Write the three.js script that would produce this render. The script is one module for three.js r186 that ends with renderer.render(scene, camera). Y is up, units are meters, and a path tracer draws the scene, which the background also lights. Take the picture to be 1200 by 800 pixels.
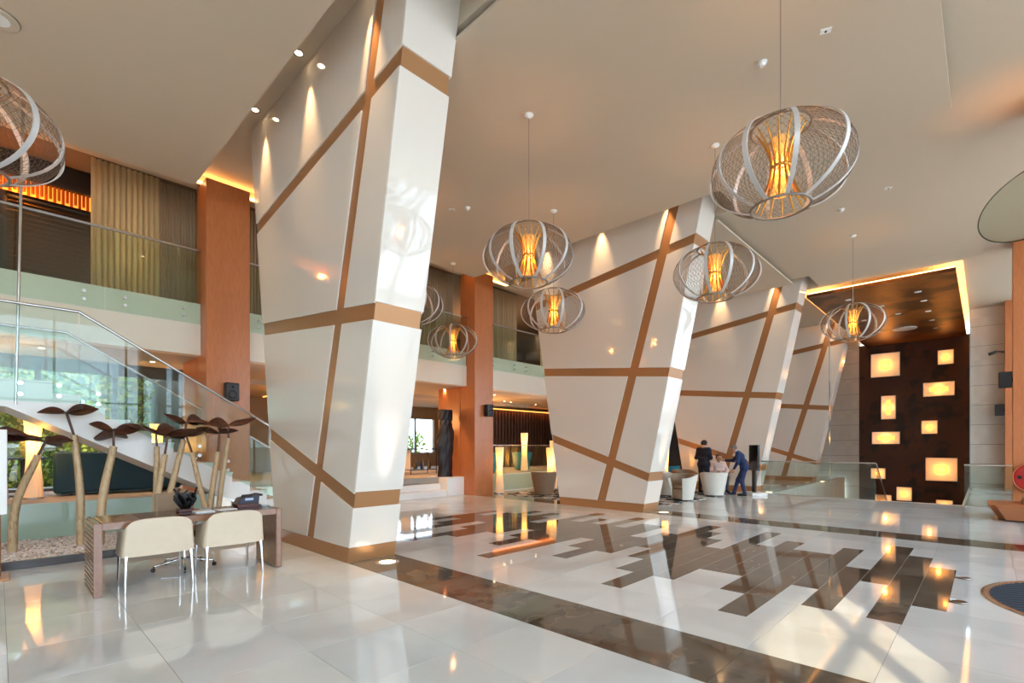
import * as THREE from 'three';
import { RoundedBoxGeometry } from 'three/addons/geometries/RoundedBoxGeometry.js';
import { mergeGeometries, toCreasedNormals } from 'three/addons/utils/BufferGeometryUtils.js';
import { MarchingCubes } from 'three/addons/objects/MarchingCubes.js';
import { RectAreaLightUniformsLib } from 'three/addons/lights/RectAreaLightUniformsLib.js';
RectAreaLightUniformsLib.init();

// ------------------------------------------------------------------ camera, sky, sun, exposure
const scene = new THREE.Scene();
const FOCAL = 578.5;                                   // pixels of the 1200 x 800 frame
const camera = new THREE.PerspectiveCamera(2 * Math.atan(400 / FOCAL) * 180 / Math.PI, 1.5, 0.05, 400);
camera.position.set(0, 1.55, 0);
camera.rotation.y = Math.atan(555 / FOCAL);
camera.setViewOffset(1200, 800, 0, -123, 1200, 800);   // lens shifted up, verticals stay upright
scene.add(camera);

const SUN = new THREE.Vector3(0.5, 0.72, 0.87).normalize();
{ // bright hazy sky: pale at the horizon, a little bluer overhead, the same all round
  const w = 64, h = 64, d = new Float32Array(w * h * 4);
  for (let y = 0; y < h; y++) {
    const e = Math.sin(((y + 0.5) / h - 0.5) * Math.PI), t = Math.pow(Math.max(0, e), 0.55), k = 4.3;
    for (let x = 0; x < w; x++) d.set([k * (0.93 - 0.42 * t), k * (1.06 - 0.38 * t), k * (1.21 - 0.24 * t), 1], (y * w + x) * 4);
  }
  const t = new THREE.DataTexture(d, w, h, THREE.RGBAFormat, THREE.FloatType);
  t.mapping = THREE.EquirectangularReflectionMapping; t.magFilter = t.minFilter = THREE.LinearFilter; t.needsUpdate = true;
  scene.background = t;
}
const sun = new THREE.DirectionalLight(0xffe2ba, 3.4);
sun.position.copy(SUN).multiplyScalar(60);
sun.shadow.radius = 1.5;
sun.castShadow = true;
Object.assign(sun.shadow.camera, { left: -30, right: 30, top: 30, bottom: -30, near: 1, far: 140 });
sun.shadow.mapSize.set(4096, 4096);
scene.add(sun, sun.target);

const renderer = new THREE.WebGLRenderer({ antialias: true });
renderer.toneMapping = THREE.LinearToneMapping;
renderer.toneMappingExposure = 1.66;
renderer.shadowMap.enabled = true;

// ------------------------------------------------------------------ helpers
let seed = 7;
const rnd = () => { seed = (seed * 1664525 + 1013904223) >>> 0; return seed / 4294967296; };
const V = (x, y, z) => new THREE.Vector3(x, y, z);
function clean(g) {
  if (g.index) g = g.toNonIndexed();
  for (const k of Object.keys(g.attributes)) if (!['position', 'normal', 'uv'].includes(k)) g.deleteAttribute(k);
  if (!g.attributes.normal) g.computeVertexNormals();
  const p = g.attributes.position, n = g.attributes.normal, uv = new Float32Array(p.count * 2);
  for (let i = 0; i < p.count; i += 3) {               // uv in metres, from the side that the face looks to
    let ax = 0, ay = 0, az = 0;
    for (let k = 0; k < 3; k++) { ax += Math.abs(n.getX(i + k)); ay += Math.abs(n.getY(i + k)); az += Math.abs(n.getZ(i + k)); }
    for (let k = 0; k < 3; k++) {
      const X = p.getX(i + k), Y = p.getY(i + k), Z = p.getZ(i + k), q = (i + k) * 2;
      if (ay >= ax && ay >= az) { uv[q] = X; uv[q + 1] = Z; } else if (ax >= az) { uv[q] = Z; uv[q + 1] = Y; } else { uv[q] = X; uv[q + 1] = Y; }
    }
  }
  g.setAttribute('uv', new THREE.BufferAttribute(uv, 2));
  g.morphAttributes = {}; g.clearGroups();
  return g;
}
const join = (a) => { a = [].concat(a).map(clean); return a.length > 1 ? mergeGeometries(a) : a[0]; };
const numbers = {};
function numbered(name) { const n = numbers[name] = (numbers[name] ?? -1) + 1; return n ? name + '_' + String(n).padStart(3, '0') : name; }
function mesh(name, geo, mat, parent, raw) {
  const m = new THREE.Mesh(raw ? geo : join(geo), mat);
  m.name = name; m.castShadow = m.receiveShadow = true;
  parent.add(m);
  return m;
}
function thing(name, label, category, [x, y, z] = [0, 0, 0], turn = 0, group) {
  const o = new THREE.Group();
  o.name = numbered(name); o.position.set(x, y, z); o.rotation.y = turn;
  o.userData = { label, category };
  if (group) o.userData.group = group;
  scene.add(o);
  return o;
}
function single(name, geo, mat, label, category, group, at) {
  const m = mesh(numbered(name), geo, mat, scene);
  if (at) m.position.set(...at);
  m.userData = { label, category };
  if (group) m.userData.group = group;
  return m;
}
function struct(name, label, category) {
  const o = new THREE.Group();
  o.name = name; o.userData = { kind: 'structure', label, category };
  scene.add(o);
  return o;
}
function dup(root, [x, y, z], turn = 0, label) {
  const r = root.clone();
  r.name = numbered(root.name.replace(/_\d{3}$/, '')); r.position.set(x, y, z); r.rotation.y = turn;
  r.userData = { ...root.userData };
  if (label) r.userData.label = label;
  scene.add(r);
  return r;
}
const bb = (x0, x1, y0, y1, z0, z1) => new THREE.BoxGeometry(Math.abs(x1 - x0), Math.abs(y1 - y0), Math.abs(z1 - z0)).translate((x0 + x1) / 2, (y0 + y1) / 2, (z0 + z1) / 2);
const rb = (x0, x1, y0, y1, z0, z1, r = 0.01, s = 2) => new RoundedBoxGeometry(Math.abs(x1 - x0), Math.abs(y1 - y0), Math.abs(z1 - z0), s, r).translate((x0 + x1) / 2, (y0 + y1) / 2, (z0 + z1) / 2);
const cyl = (r0, r1, h, x, y, z, seg = 16, open = false) => new THREE.CylinderGeometry(r1, r0, h, seg, 1, open).translate(x, y + h / 2, z);
const curve = (pts) => new THREE.CatmullRomCurve3(pts.map((p) => Array.isArray(p) ? V(...p) : p));
const tube = (pts, r, n = 16, rad = 6, closed = false) => { const c = curve(pts); c.closed = closed; return new THREE.TubeGeometry(c, n, r, rad, closed); };
const rod = (a, b, r, rad = 8) => new THREE.TubeGeometry(new THREE.LineCurve3(V(...a), V(...b)), 1, r, rad);
const lathe = (pts, seg = 32, p0 = 0, pl = Math.PI * 2) => new THREE.LatheGeometry(pts.map(([x, y]) => new THREE.Vector2(x, y)), seg, p0, pl);
const ball = (r, x, y, z, w = 14, h = 10) => new THREE.SphereGeometry(r, w, h).translate(x, y, z);
function prism(pts, z0, z1, bevel = 0) {              // polygon in x, y drawn out along z
  const s = new THREE.Shape(pts.map(([x, y]) => new THREE.Vector2(x, y)));
  const d = Math.abs(z1 - z0), lo = Math.min(z0, z1);
  return new THREE.ExtrudeGeometry(s, { depth: d - 2 * bevel, bevelEnabled: bevel > 0, bevelSize: bevel, bevelThickness: bevel, bevelOffset: -bevel, bevelSegments: 1, curveSegments: 8 }).translate(0, 0, lo + bevel);
}
function prismX(pts, x0, x1, bevel = 0) {             // polygon in z, y drawn out along x
  return prism(pts.map(([z, y]) => [-z, y]), Math.min(x0, x1), Math.max(x0, x1), bevel).rotateY(Math.PI / 2);
}
function taper(pts, radii, seg = 10, rad = 8, flat = 1) {  // tube whose radius changes, closed ends
  const c = curve(pts), fr = c.computeFrenetFrames(seg), pos = [], idx = [];
  for (let i = 0; i <= seg; i++) {
    const t = i / seg, p = c.getPointAt(t), f = t * (radii.length - 1), k = Math.min(radii.length - 2, Math.floor(f)), r = radii[k] + (radii[k + 1] - radii[k]) * (f - k);
    for (let j = 0; j < rad; j++) {
      const a = j / rad * Math.PI * 2;
      const q = p.clone().addScaledVector(fr.normals[i], Math.cos(a) * r).addScaledVector(fr.binormals[i], Math.sin(a) * r * flat);
      pos.push(q.x, q.y, q.z);
    }
  }
  for (let i = 0; i < seg; i++) for (let j = 0; j < rad; j++) { const a = i * rad + j, b = i * rad + (j + 1) % rad; idx.push(a, b, a + rad, b, b + rad, a + rad); }
  const c0 = pos.length / 3, e0 = c.getPointAt(0), e1 = c.getPointAt(1);
  pos.push(e0.x, e0.y, e0.z, e1.x, e1.y, e1.z);
  for (let j = 0; j < rad; j++) { idx.push(c0, (j + 1) % rad, j); idx.push(c0 + 1, seg * rad + j, seg * rad + (j + 1) % rad); }
  const g = new THREE.BufferGeometry();
  g.setAttribute('position', new THREE.Float32BufferAttribute(pos, 3)); g.setIndex(idx);
  g.computeVertexNormals();
  g.setAttribute('uv', new THREE.Float32BufferAttribute(new Float32Array(pos.length / 3 * 2), 2));
  return g;
}
function grid(nu, nv, f) {                              // sheet from f(u, v) -> [x, y, z]
  const pos = [], idx = [];
  for (let i = 0; i <= nu; i++) for (let j = 0; j <= nv; j++) pos.push(...f(i / nu, j / nv));
  for (let i = 0; i < nu; i++) for (let j = 0; j < nv; j++) { const a = i * (nv + 1) + j, b = a + nv + 1; idx.push(a, b, a + 1, b, b + 1, a + 1); }
  const g = new THREE.BufferGeometry();
  g.setAttribute('position', new THREE.Float32BufferAttribute(pos, 3)); g.setIndex(idx); g.computeVertexNormals();
  g.setAttribute('uv', new THREE.Float32BufferAttribute(new Float32Array(pos.length / 3 * 2), 2));
  return g;
}
function clip(poly, a, b, c) {                          // keep a x + b y + c >= 0
  const out = [], f = (p) => a * p[0] + b * p[1] + c;
  poly.forEach((p, i) => {
    const q = poly[(i + 1) % poly.length], fp = f(p), fq = f(q);
    if (fp >= 0) out.push(p);
    if ((fp >= 0) !== (fq >= 0)) { const t = fp / (fp - fq); out.push([p[0] + (q[0] - p[0]) * t, p[1] + (q[1] - p[1]) * t]); }
  });
  return out;
}

// ------------------------------------------------------------------ textures
function hash(x, y, s) { let h = (x * 374761393 + y * 668265263 + s * 974711) | 0; h = Math.imul(h ^ (h >>> 13), 1274126177); return ((h ^ (h >>> 16)) >>> 0) / 4294967296; }
function noise(x, y, p, s) {                            // value noise that repeats after p cells
  const xi = Math.floor(x), yi = Math.floor(y), fx = x - xi, fy = y - yi, m = (a) => ((a % p) + p) % p;
  const u = fx * fx * (3 - 2 * fx), v = fy * fy * (3 - 2 * fy);
  const a = hash(m(xi), m(yi), s), b = hash(m(xi + 1), m(yi), s), c = hash(m(xi), m(yi + 1), s), d = hash(m(xi + 1), m(yi + 1), s);
  return a + (b - a) * u + (c - a) * v + (a - b - c + d) * u * v;
}
function fbm(u, v, p, oct, s) { let t = 0, w = 0.5; for (let o = 0; o < oct; o++) { t += w * noise(u * p, v * p, p, s + o); w *= 0.5; p *= 2; } return t / (1 - Math.pow(0.5, oct)); }
function tex(size, metres, f, srgb = true) {
  const d = new Uint8Array(size * size * 4);
  for (let y = 0; y < size; y++) for (let x = 0; x < size; x++) {
    const c = f(x / size, y / size), q = (y * size + x) * 4;
    for (let k = 0; k < 3; k++) d[q + k] = Math.max(0, Math.min(255, c[k]));
    d[q + 3] = 255;
  }
  const t = new THREE.DataTexture(d, size, size);
  t.wrapS = t.wrapT = THREE.RepeatWrapping; t.magFilter = THREE.LinearFilter; t.minFilter = THREE.LinearMipmapLinearFilter; t.generateMipmaps = true;
  if (srgb) t.colorSpace = THREE.SRGBColorSpace;
  const [mx, my] = [].concat(metres);
  t.repeat.set(1 / mx, 1 / (my ?? mx)); t.needsUpdate = true;
  return t;
}
const mixc = (a, b, t) => a.map((x, i) => x + (b[i] - x) * t);
const sst = (a, b, x) => { const t = Math.max(0, Math.min(1, (x - a) / (b - a))); return t * t * (3 - 2 * t); };
const vein = (u, v, p, s, w) => { const n = Math.abs(fbm(u + 0.12 * fbm(u, v, p, 3, s + 40), v + 0.12 * fbm(u, v, p, 3, s + 60), p, 4, s) - 0.5); return 1 - sst(0, w, n); };
const T = {
  marble: tex(512, 2.6, (u, v) => mixc(mixc([232, 236, 236], [214, 218, 218], fbm(u, v, 4, 4, 1)), [202, 205, 205], 0.45 * sst(0.5, 0.7, fbm(u, v, 3, 4, 5)))),
  brown: tex(512, 1.9, (u, v) => { const c = mixc([98, 88, 77], [124, 114, 101], fbm(u, v, 5, 5, 11)); return mixc(mixc(c, [176, 160, 138], 0.55 * vein(u, v, 4, 15, 0.012) * sst(0.45, 0.6, fbm(u, v, 3, 2, 31))), [72, 63, 54], 0.5 * sst(0.55, 0.75, fbm(u, v, 9, 3, 21))); }),
  stone: tex(256, 1.6, (u, v) => mixc([216, 208, 196], [196, 187, 173], fbm(u, v * 0.5, 6, 4, 51))),
  veneer: tex(512, [0.5, 3], (u, v) => mixc([206, 128, 78], [182, 108, 62], fbm(u, v, 24, 2, 71) * 0.6 + fbm(u, v, 4, 3, 75) * 0.4)),
  oak: tex(256, [0.12, 1.2], (u, v) => mixc([224, 198, 158], [180, 148, 110], 0.5 * fbm(u, v, 12, 3, 81) + 0.5 * sst(0.5, 0.7, fbm(u, v, 6, 2, 85)))),
  desk: tex(256, [0.6, 0.6], (u, v) => mixc([146, 104, 78], [132, 90, 66], fbm(u, v, 16, 3, 91))),
  patina: tex(512, 4, (u, v) => mixc(mixc([62, 33, 18], [92, 50, 24], fbm(u, v, 5, 5, 101)), [40, 22, 14], sst(0.5, 0.7, fbm(u, v, 8, 4, 111)))),
  gilt: tex(512, 5, (u, v) => mixc(mixc([96, 54, 20], [160, 102, 44], fbm(u, v, 4, 5, 121)), [58, 32, 14], sst(0.48, 0.7, fbm(u, v, 7, 4, 131)))),
  carpet: tex(128, 1.1, (u, v) => (fbm(u, v, 6, 2, 141) > 0.5 ? [206, 202, 196] : [52, 50, 50])),
  leather: tex(128, 0.6, (u, v) => mixc([255, 255, 255], [248, 247, 246], fbm(u, v, 10, 3, 151))),
  leaf: tex(128, 0.4, (u, v) => mixc([66, 38, 30], [98, 58, 44], fbm(u, v, 8, 3, 161))),
  slate: tex(256, 3, (u, v) => mixc([178, 172, 162], [156, 150, 141], fbm(u, v, 6, 4, 171))),
};
const rgb = (r, g, b) => new THREE.Color().setRGB(r / 255, g / 255, b / 255, THREE.SRGBColorSpace);
function mat(c, roughness = 0.5, o = {}) {
  const { clear, ...rest } = o;
  return new THREE.MeshPhysicalMaterial({ color: rgb(...c), roughness, side: THREE.DoubleSide, ...rest });
}
const glassPane = (c, o = {}) => mat(c, 0.0, { transmission: 1, thickness: 0, ior: 1.5, ...o });
const M = {
  marble: mat([255, 255, 255], 0.045, { map: T.marble, ior: 1.6 }),
  marble2: mat([246, 247, 248], 0.055, { map: T.marble, ior: 1.6 }),
  marble3: mat([249, 248, 245], 0.05, { map: T.marble, ior: 1.6 }),
  brown: mat([255, 255, 255], 0.045, { map: T.brown, ior: 1.6 }),
  brown2: mat([228, 224, 220], 0.05, { map: T.brown, ior: 1.6 }),
  grout: mat([120, 116, 110], 0.6),
  ceiling: mat([200, 184, 162], 0.75),
  plaster: mat([240, 230, 213], 0.7),
  white: mat([238, 236, 232], 0.35),
  panel: mat([221, 212, 201], 0.05, { ior: 1.65 }),
  bronze: mat([172, 124, 82], 0.32, { metalness: 0.35 }),
  copper: mat([255, 255, 255], 0.3, { map: T.veneer }),
  veneer: mat([255, 255, 255], 0.42, { map: T.veneer }),
  patina: mat([255, 255, 255], 0.42, { map: T.patina }),
  gilt: mat([255, 255, 255], 0.38, { map: T.gilt, metalness: 0.25 }),
  stone: mat([255, 255, 255], 0.5, { map: T.stone }),
  slate: mat([255, 255, 255], 0.8, { map: T.slate }),
  pane: glassPane([250, 253, 252]),
  green: glassPane([243, 249, 242]),
  stairGlass: glassPane([240, 248, 245], { ior: 1.5, specularIntensity: 0.55 }),
  greenSolid: mat([168, 190, 172], 0.12),
  steel: mat([200, 200, 200], 0.25, { metalness: 1 }),
  chrome: mat([225, 225, 228], 0.08, { metalness: 1 }),
  alu: mat([150, 150, 150], 0.4, { metalness: 0.8 }),
  black: mat([20, 20, 22], 0.4),
  blackGloss: mat([14, 14, 17], 0.12),
  dark: mat([42, 30, 24], 0.6),
  curb: mat([52, 36, 30], 0.25),
  oak: mat([255, 255, 255], 0.55, { map: T.oak }),
  leafBrown: mat([255, 255, 255], 0.3, { map: T.leaf, metalness: 0.3 }),
  desk: mat([255, 255, 255], 0.18, { map: T.desk, clearcoat: 0.6, clearcoatRoughness: 0.05 }),
  deskTop: mat([120, 92, 78], 0.06, { map: T.desk }),
  cream: mat([216, 198, 174], 0.45, { map: T.leather }),
  taupe: mat([150, 124, 98], 0.55, { map: T.leather }),
  ivory: mat([226, 220, 208], 0.4, { map: T.leather }),
  blue: mat([32, 132, 158], 0.7),
  teal: mat([14, 58, 74], 0.65),
  bench: mat([168, 104, 62], 0.4, { map: T.leather }),
  red: mat([170, 26, 18], 0.35),
  wire: mat([112, 96, 84], 0.5, { metalness: 0.5 }),
  rib: mat([206, 203, 200], 0.4, { metalness: 0.2 }),
  ribDark: mat([134, 124, 114], 0.45, { metalness: 0.4 }),
  gold: mat([232, 168, 76], 0.22, { metalness: 0.9 }),
  amberGlow: mat([255, 190, 90], 0.5, { emissive: new THREE.Color(1, 0.52, 0.12), emissiveIntensity: 0.85 }),
  bulb: mat([255, 226, 180], 0.5, { emissive: new THREE.Color(1, 0.78, 0.46), emissiveIntensity: 4 }),
  down: mat([255, 236, 206], 0.5, { emissive: new THREE.Color(1, 0.78, 0.48), emissiveIntensity: 14 }),
  lantern: mat([255, 232, 190], 0.8, { emissive: new THREE.Color(1, 0.62, 0.2), emissiveIntensity: 0.9 }),
  boxGlow: mat([255, 240, 214], 0.7, { emissive: new THREE.Color(1, 0.56, 0.3), emissiveIntensity: 0.17 }),
  cove: mat([255, 226, 170], 0.6, { emissive: new THREE.Color(1, 0.66, 0.28), emissiveIntensity: 3 }),
  sheer: mat([204, 186, 144], 0.95, { transmission: 0.35, thickness: 0 }),
  drape: mat([168, 150, 122], 0.95, { transmission: 0.2, thickness: 0 }),
  paper: mat([236, 238, 240], 0.6),
  carpet: mat([255, 255, 255], 0.9, { map: T.carpet }),
  hedge: mat([92, 112, 42], 0.8),
  leafA: mat([202, 206, 84], 0.7, { transmission: 0.35, thickness: 0 }),
  leafB: mat([140, 166, 66], 0.7, { transmission: 0.35, thickness: 0 }),
  paving: mat([206, 202, 194], 0.8),
  trunk: mat([92, 78, 66], 0.85),
};
const LAMP = 0.7;
function spot(pos, target, intensity, angle, color = 0xffd19a, penumbra = 0.6, radius = 1) {
  const l = new THREE.SpotLight(color, intensity * LAMP, 0, angle, penumbra, 2);
  l.position.set(...pos); l.target.position.set(...target); l.castShadow = true; l.shadow.radius = radius;
  scene.add(l, l.target);
  return l;
}
function point(pos, intensity, color = 0xffc27a, radius = 2, parent = scene) {
  const l = new THREE.PointLight(color, intensity * LAMP, 0, 2);
  l.position.set(...pos); l.castShadow = true; l.shadow.radius = radius;
  parent.add(l);
  return l;
}

// ------------------------------------------------------------------ floor
const CEIL = 6.75, RAFT = 6.6, SLOT = 7.31;
const floor = struct('floor', 'polished white marble floor with dark brown marble strips and bands', 'floor');
const GAP = 0.0016;
function tile(name, mats, x0, x1, z0, z1, top = 0, parent = floor) {
  const g = clean(bb(x0 + GAP, x1 - GAP, top - 0.02, top, z0 + GAP, z1 - GAP)), uv = g.attributes.uv, du = rnd() * 5, dv = rnd() * 5;
  for (let i = 0; i < uv.count; i++) uv.setXY(i, uv.getX(i) + du, uv.getY(i) + dv);
  return mesh(name, g, mats[Math.floor(rnd() * mats.length)], parent, true);
}
const WHITE = [M.marble, M.marble, M.marble2, M.marble3], BROWN = [M.brown, M.brown, M.brown2];
mesh('floor_bed', [bb(-8.82, 1.25, -0.3, -0.004, -3.22, 6), bb(-12.2, 1.25, -0.3, -0.004, -17.4, -3.22), bb(-12.2, -5.3, -0.3, -0.004, -30, -17.4), bb(-0.38, 1.25, -0.3, -0.004, -30, -17.4)], M.grout, floor);
const XL = []; for (let k = 3; k >= -15; k--) XL.push(Math.min(1.25, -0.53 + 0.7935 * k));
const ZN = [0.7425, -0.05, -0.8425, -1.635, -2.4275, -3.22];
const ZB = [-3.97, -4.72, -5.45, -6.17, -6.89, -7.6, -8.31, -8.98, -9.68, -10.46];
for (let j = 0; j < ZN.length - 1; j++) for (let i = 0; i < XL.length - 1; i++) {
  if (XL[i] <= -8.82) break;
  tile('tile', WHITE, Math.max(XL[i + 1], -8.82), XL[i], ZN[j + 1], ZN[j]);
}
for (let j = 0; j < ZB.length - 1; j++) for (let i = 0; i < XL.length - 1; i++) tile('tile', WHITE, Math.max(XL[i + 1], -12.2), XL[i], ZB[j + 1], ZB[j]);
for (let x = 1.25, i = 0; x > -12.2; i++) { const x1 = i ? x - 1.587 : -0.53 - 0.7935; tile('dark_tile', BROWN, Math.max(x1, -12.2), x, -3.97, -3.22); tile('dark_tile', BROWN, Math.max(x1, -12.2), x, -11.18, -10.46); x = x1; }
{ // tiles behind the camera, of the second bay and beyond
  const far = [];
  for (const x0 of XL) {
    const a = Math.max(x0 - 0.7935, -12.2);
    if (x0 <= -12.2) continue;
    for (let z = 0.7425; z < 5.4; z += 0.7925) if (x0 > -8.8) far.push(bb(Math.max(a, -8.82) + GAP, x0 - GAP, -0.02, 0, z + GAP, z + 0.7925 - GAP));
    for (let z = -11.18, k = 0; k < 8; k++, z -= 0.7775) far.push(bb(a + GAP, x0 - GAP, -0.02, 0, z - 0.7775 + GAP, z - GAP));
    for (let z = -17.4, k = 0; k < 15; k++, z -= 0.84) if (x0 <= -5.2) far.push(bb(a + GAP, Math.min(x0, -5.3) - GAP, -0.02, 0, z - 0.84 + GAP, z - GAP)); else if (x0 > -0.3) far.push(bb(Math.max(a, -0.38) + GAP, x0 - GAP, -0.02, 0, z - 0.84 + GAP, z - GAP));
  }
  const m = mesh('distant_tiles', far, M.marble, floor); m.userData = { kind: 'stuff' };
}
{ // brown marble strips: nearest and farthest line of each column, counted on ZB
  const N = [3, 2, 4, 2, 3, 1, 2, 3, 3, 2, 1, 2, 3, 4, 3, 2, 3, 4, 1, 3, 2, 3, 4, 3, 2, 1, 3, 4, 2, 3, 4, 3];
  const E = [6, 7, 8, 5, 7, 6, 6, 7, 6, 8, 5, 6, 7, 8, 6, 5, 7, 7, 6, 8, 6, 7, 6, 8, 5, 6, 7, 6, 7, 6, 5, 6];
  for (let k = 0; k < N.length; k++) {
    const x1 = -0.262 - 0.2617 * k, x0 = x1 - 0.2617;
    for (let j = N[k]; j < E[k]; j++) tile('dark_strip', BROWN, x0, x1, ZB[j + 1], ZB[j], 0.0006);
  }
}
{ // void under the far stair, lower floor and its rim
  mesh('void_side', [bb(-5.3, -5.2, -3.6, -0.02, -30, -17.4), bb(-0.46, -0.38, -3.6, -0.02, -30, -17.4), bb(-5.3, -0.38, -3.6, -0.02, -17.48, -17.4)], M.stone, floor);
  mesh('lower_floor', bb(-5.3, -0.38, -3.7, -3.6, -31, -17.4), M.slate, floor);
}

// ------------------------------------------------------------------ ceiling: main slab, lowered rafts, slots and the recess over the void
const ceiling = struct('ceiling', 'warm white plaster ceiling in stepped panels with slots above the pillars', 'ceiling');
const PZ = [-3.22, -10.46, -17.74, -25.0], PX = [-6.12, -5.8, -5.64, -5.56], PT = 0.73;
{
  const H = SLOT + 0.12, E = -11.04, slabs = [];
  let z = 6;
  for (const f of PZ.slice(0, 3)) { slabs.push(bb(E, 1.35, CEIL, H, f + 0.58, z)); slabs.push(bb(-3.9, 1.35, CEIL, H, f - PT, f + 0.58)); z = f - PT; }
  slabs.push(bb(E, -4.55, CEIL, H, -24.42, z)); slabs.push(bb(E, -4.55, CEIL, H, -31, -25.73));
  slabs.push(bb(-0.46, 1.35, CEIL, H, -31, z)); slabs.push(bb(-4.55, -0.46, CEIL, H, -18.66, z));
  mesh('ceiling_slab', slabs, M.ceiling, ceiling);
  mesh('slot_top', [...PZ.slice(0, 3).map((f) => bb(E, -3.9, SLOT, H, f - PT, f + 0.58)), bb(E, -4.55, SLOT, H, -25.73, -24.42), bb(-4.55, -0.46, 7.2, H, -31, -18.66), bb(-12.4, E, SLOT, H, -31, 6)], M.ceiling, ceiling);
  mesh('raft', [bb(E, -0.37, RAFT, RAFT + 0.045, -2.64, 6), bb(E, -0.37 - 0.4, RAFT + 0.045, CEIL, -2.64, 6 - 0.3)], M.ceiling, ceiling);
  mesh('raft', [bb(E, -0.37, RAFT, RAFT + 0.045, -9.88, -3.95), bb(E, -0.37 - 0.4, RAFT + 0.045, CEIL, -9.88, -3.95 - 0.3)], M.ceiling, ceiling);
  mesh('raft', [bb(E, -4.33, RAFT, RAFT + 0.045, -17.16, -11.19), bb(E, -4.33 - 0.4, RAFT + 0.045, CEIL, -17.16, -11.19 - 0.3)], M.ceiling, ceiling);
  mesh('roof', [bb(-14.9, 1.6, H, H + 0.28, -3.3, 2.8), bb(-12.5, 1.6, H, H + 0.28, 2.8, 6.4), bb(-20.4, 1.6, H, H + 0.28, -32, -3.3)], M.plaster, ceiling);
  mesh('trim_strip', bb(-12.3, -12.02, 7.1, SLOT, -17.6, 6), M.ceiling, ceiling);
  mesh('light_strip', bb(-12.01, -11.95, 7.12, 7.15, -17.4, 3), M.cove, ceiling);
  const l = new THREE.RectAreaLight(0xffb45e, 7, 20, 0.08); l.position.set(-11.96, 7.16, -7.4); l.lookAt(-11.9, 8, -7.4); scene.add(l);
}
{ // gilded panel hung below its lit recess
  const p = thing('hanging_ceiling_panel', 'brown gilded ceiling panel with lit edge above the far void', 'ceiling panel', [-2.48, 6.55, -24.4]);
  mesh('panel', bb(-1.87, 1.87, 0, 0.1, -5.8, 5.55), M.gilt, p);
  mesh('light_strip', [bb(-1.84, 1.84, 0.11, 0.15, 5.4, 5.5), bb(1.74, 1.84, 0.11, 0.15, -5.7, 5.4), bb(-1.84, -1.74, 0.11, 0.15, -5.7, 5.4)], M.cove, p);
  for (const [x, z] of [[-0.9, 4.3], [0.9, 3.8], [0.95, 2.4], [0.95, 0.6], [0.95, -1.2], [0.95, -3.0], [-0.2, 2.6], [0.1, 0.9], [-1.0, 0.6], [-0.9, -2.2]]) mesh('downlight', cyl(0.09, 0.09, 0.012, x, -0.012, z, 16), M.paper, p);
  mesh('speaker_grille', [cyl(0.42, 0.42, 0.03, 0.0, -0.03, -2.2, 28), cyl(0.3, 0.3, 0.012, 0, -0.042, -2.2, 24)], M.white, p);
  const l = new THREE.RectAreaLight(0xffb45e, 40, 3.6, 0.12); l.position.set(-2.48, 6.72, -18.92); l.lookAt(-2.48, 8, -18.92); scene.add(l);
  const r = new THREE.RectAreaLight(0xffb45e, 40, 0.12, 11); r.position.set(-0.68, 6.72, -24.4); r.lookAt(-0.68, 8, -24.4); scene.add(r);
  const q = new THREE.RectAreaLight(0xffb45e, 26, 0.12, 11); q.position.set(-4.28, 6.72, -24.4); q.lookAt(-4.28, 8, -24.4); scene.add(q);
}

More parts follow.
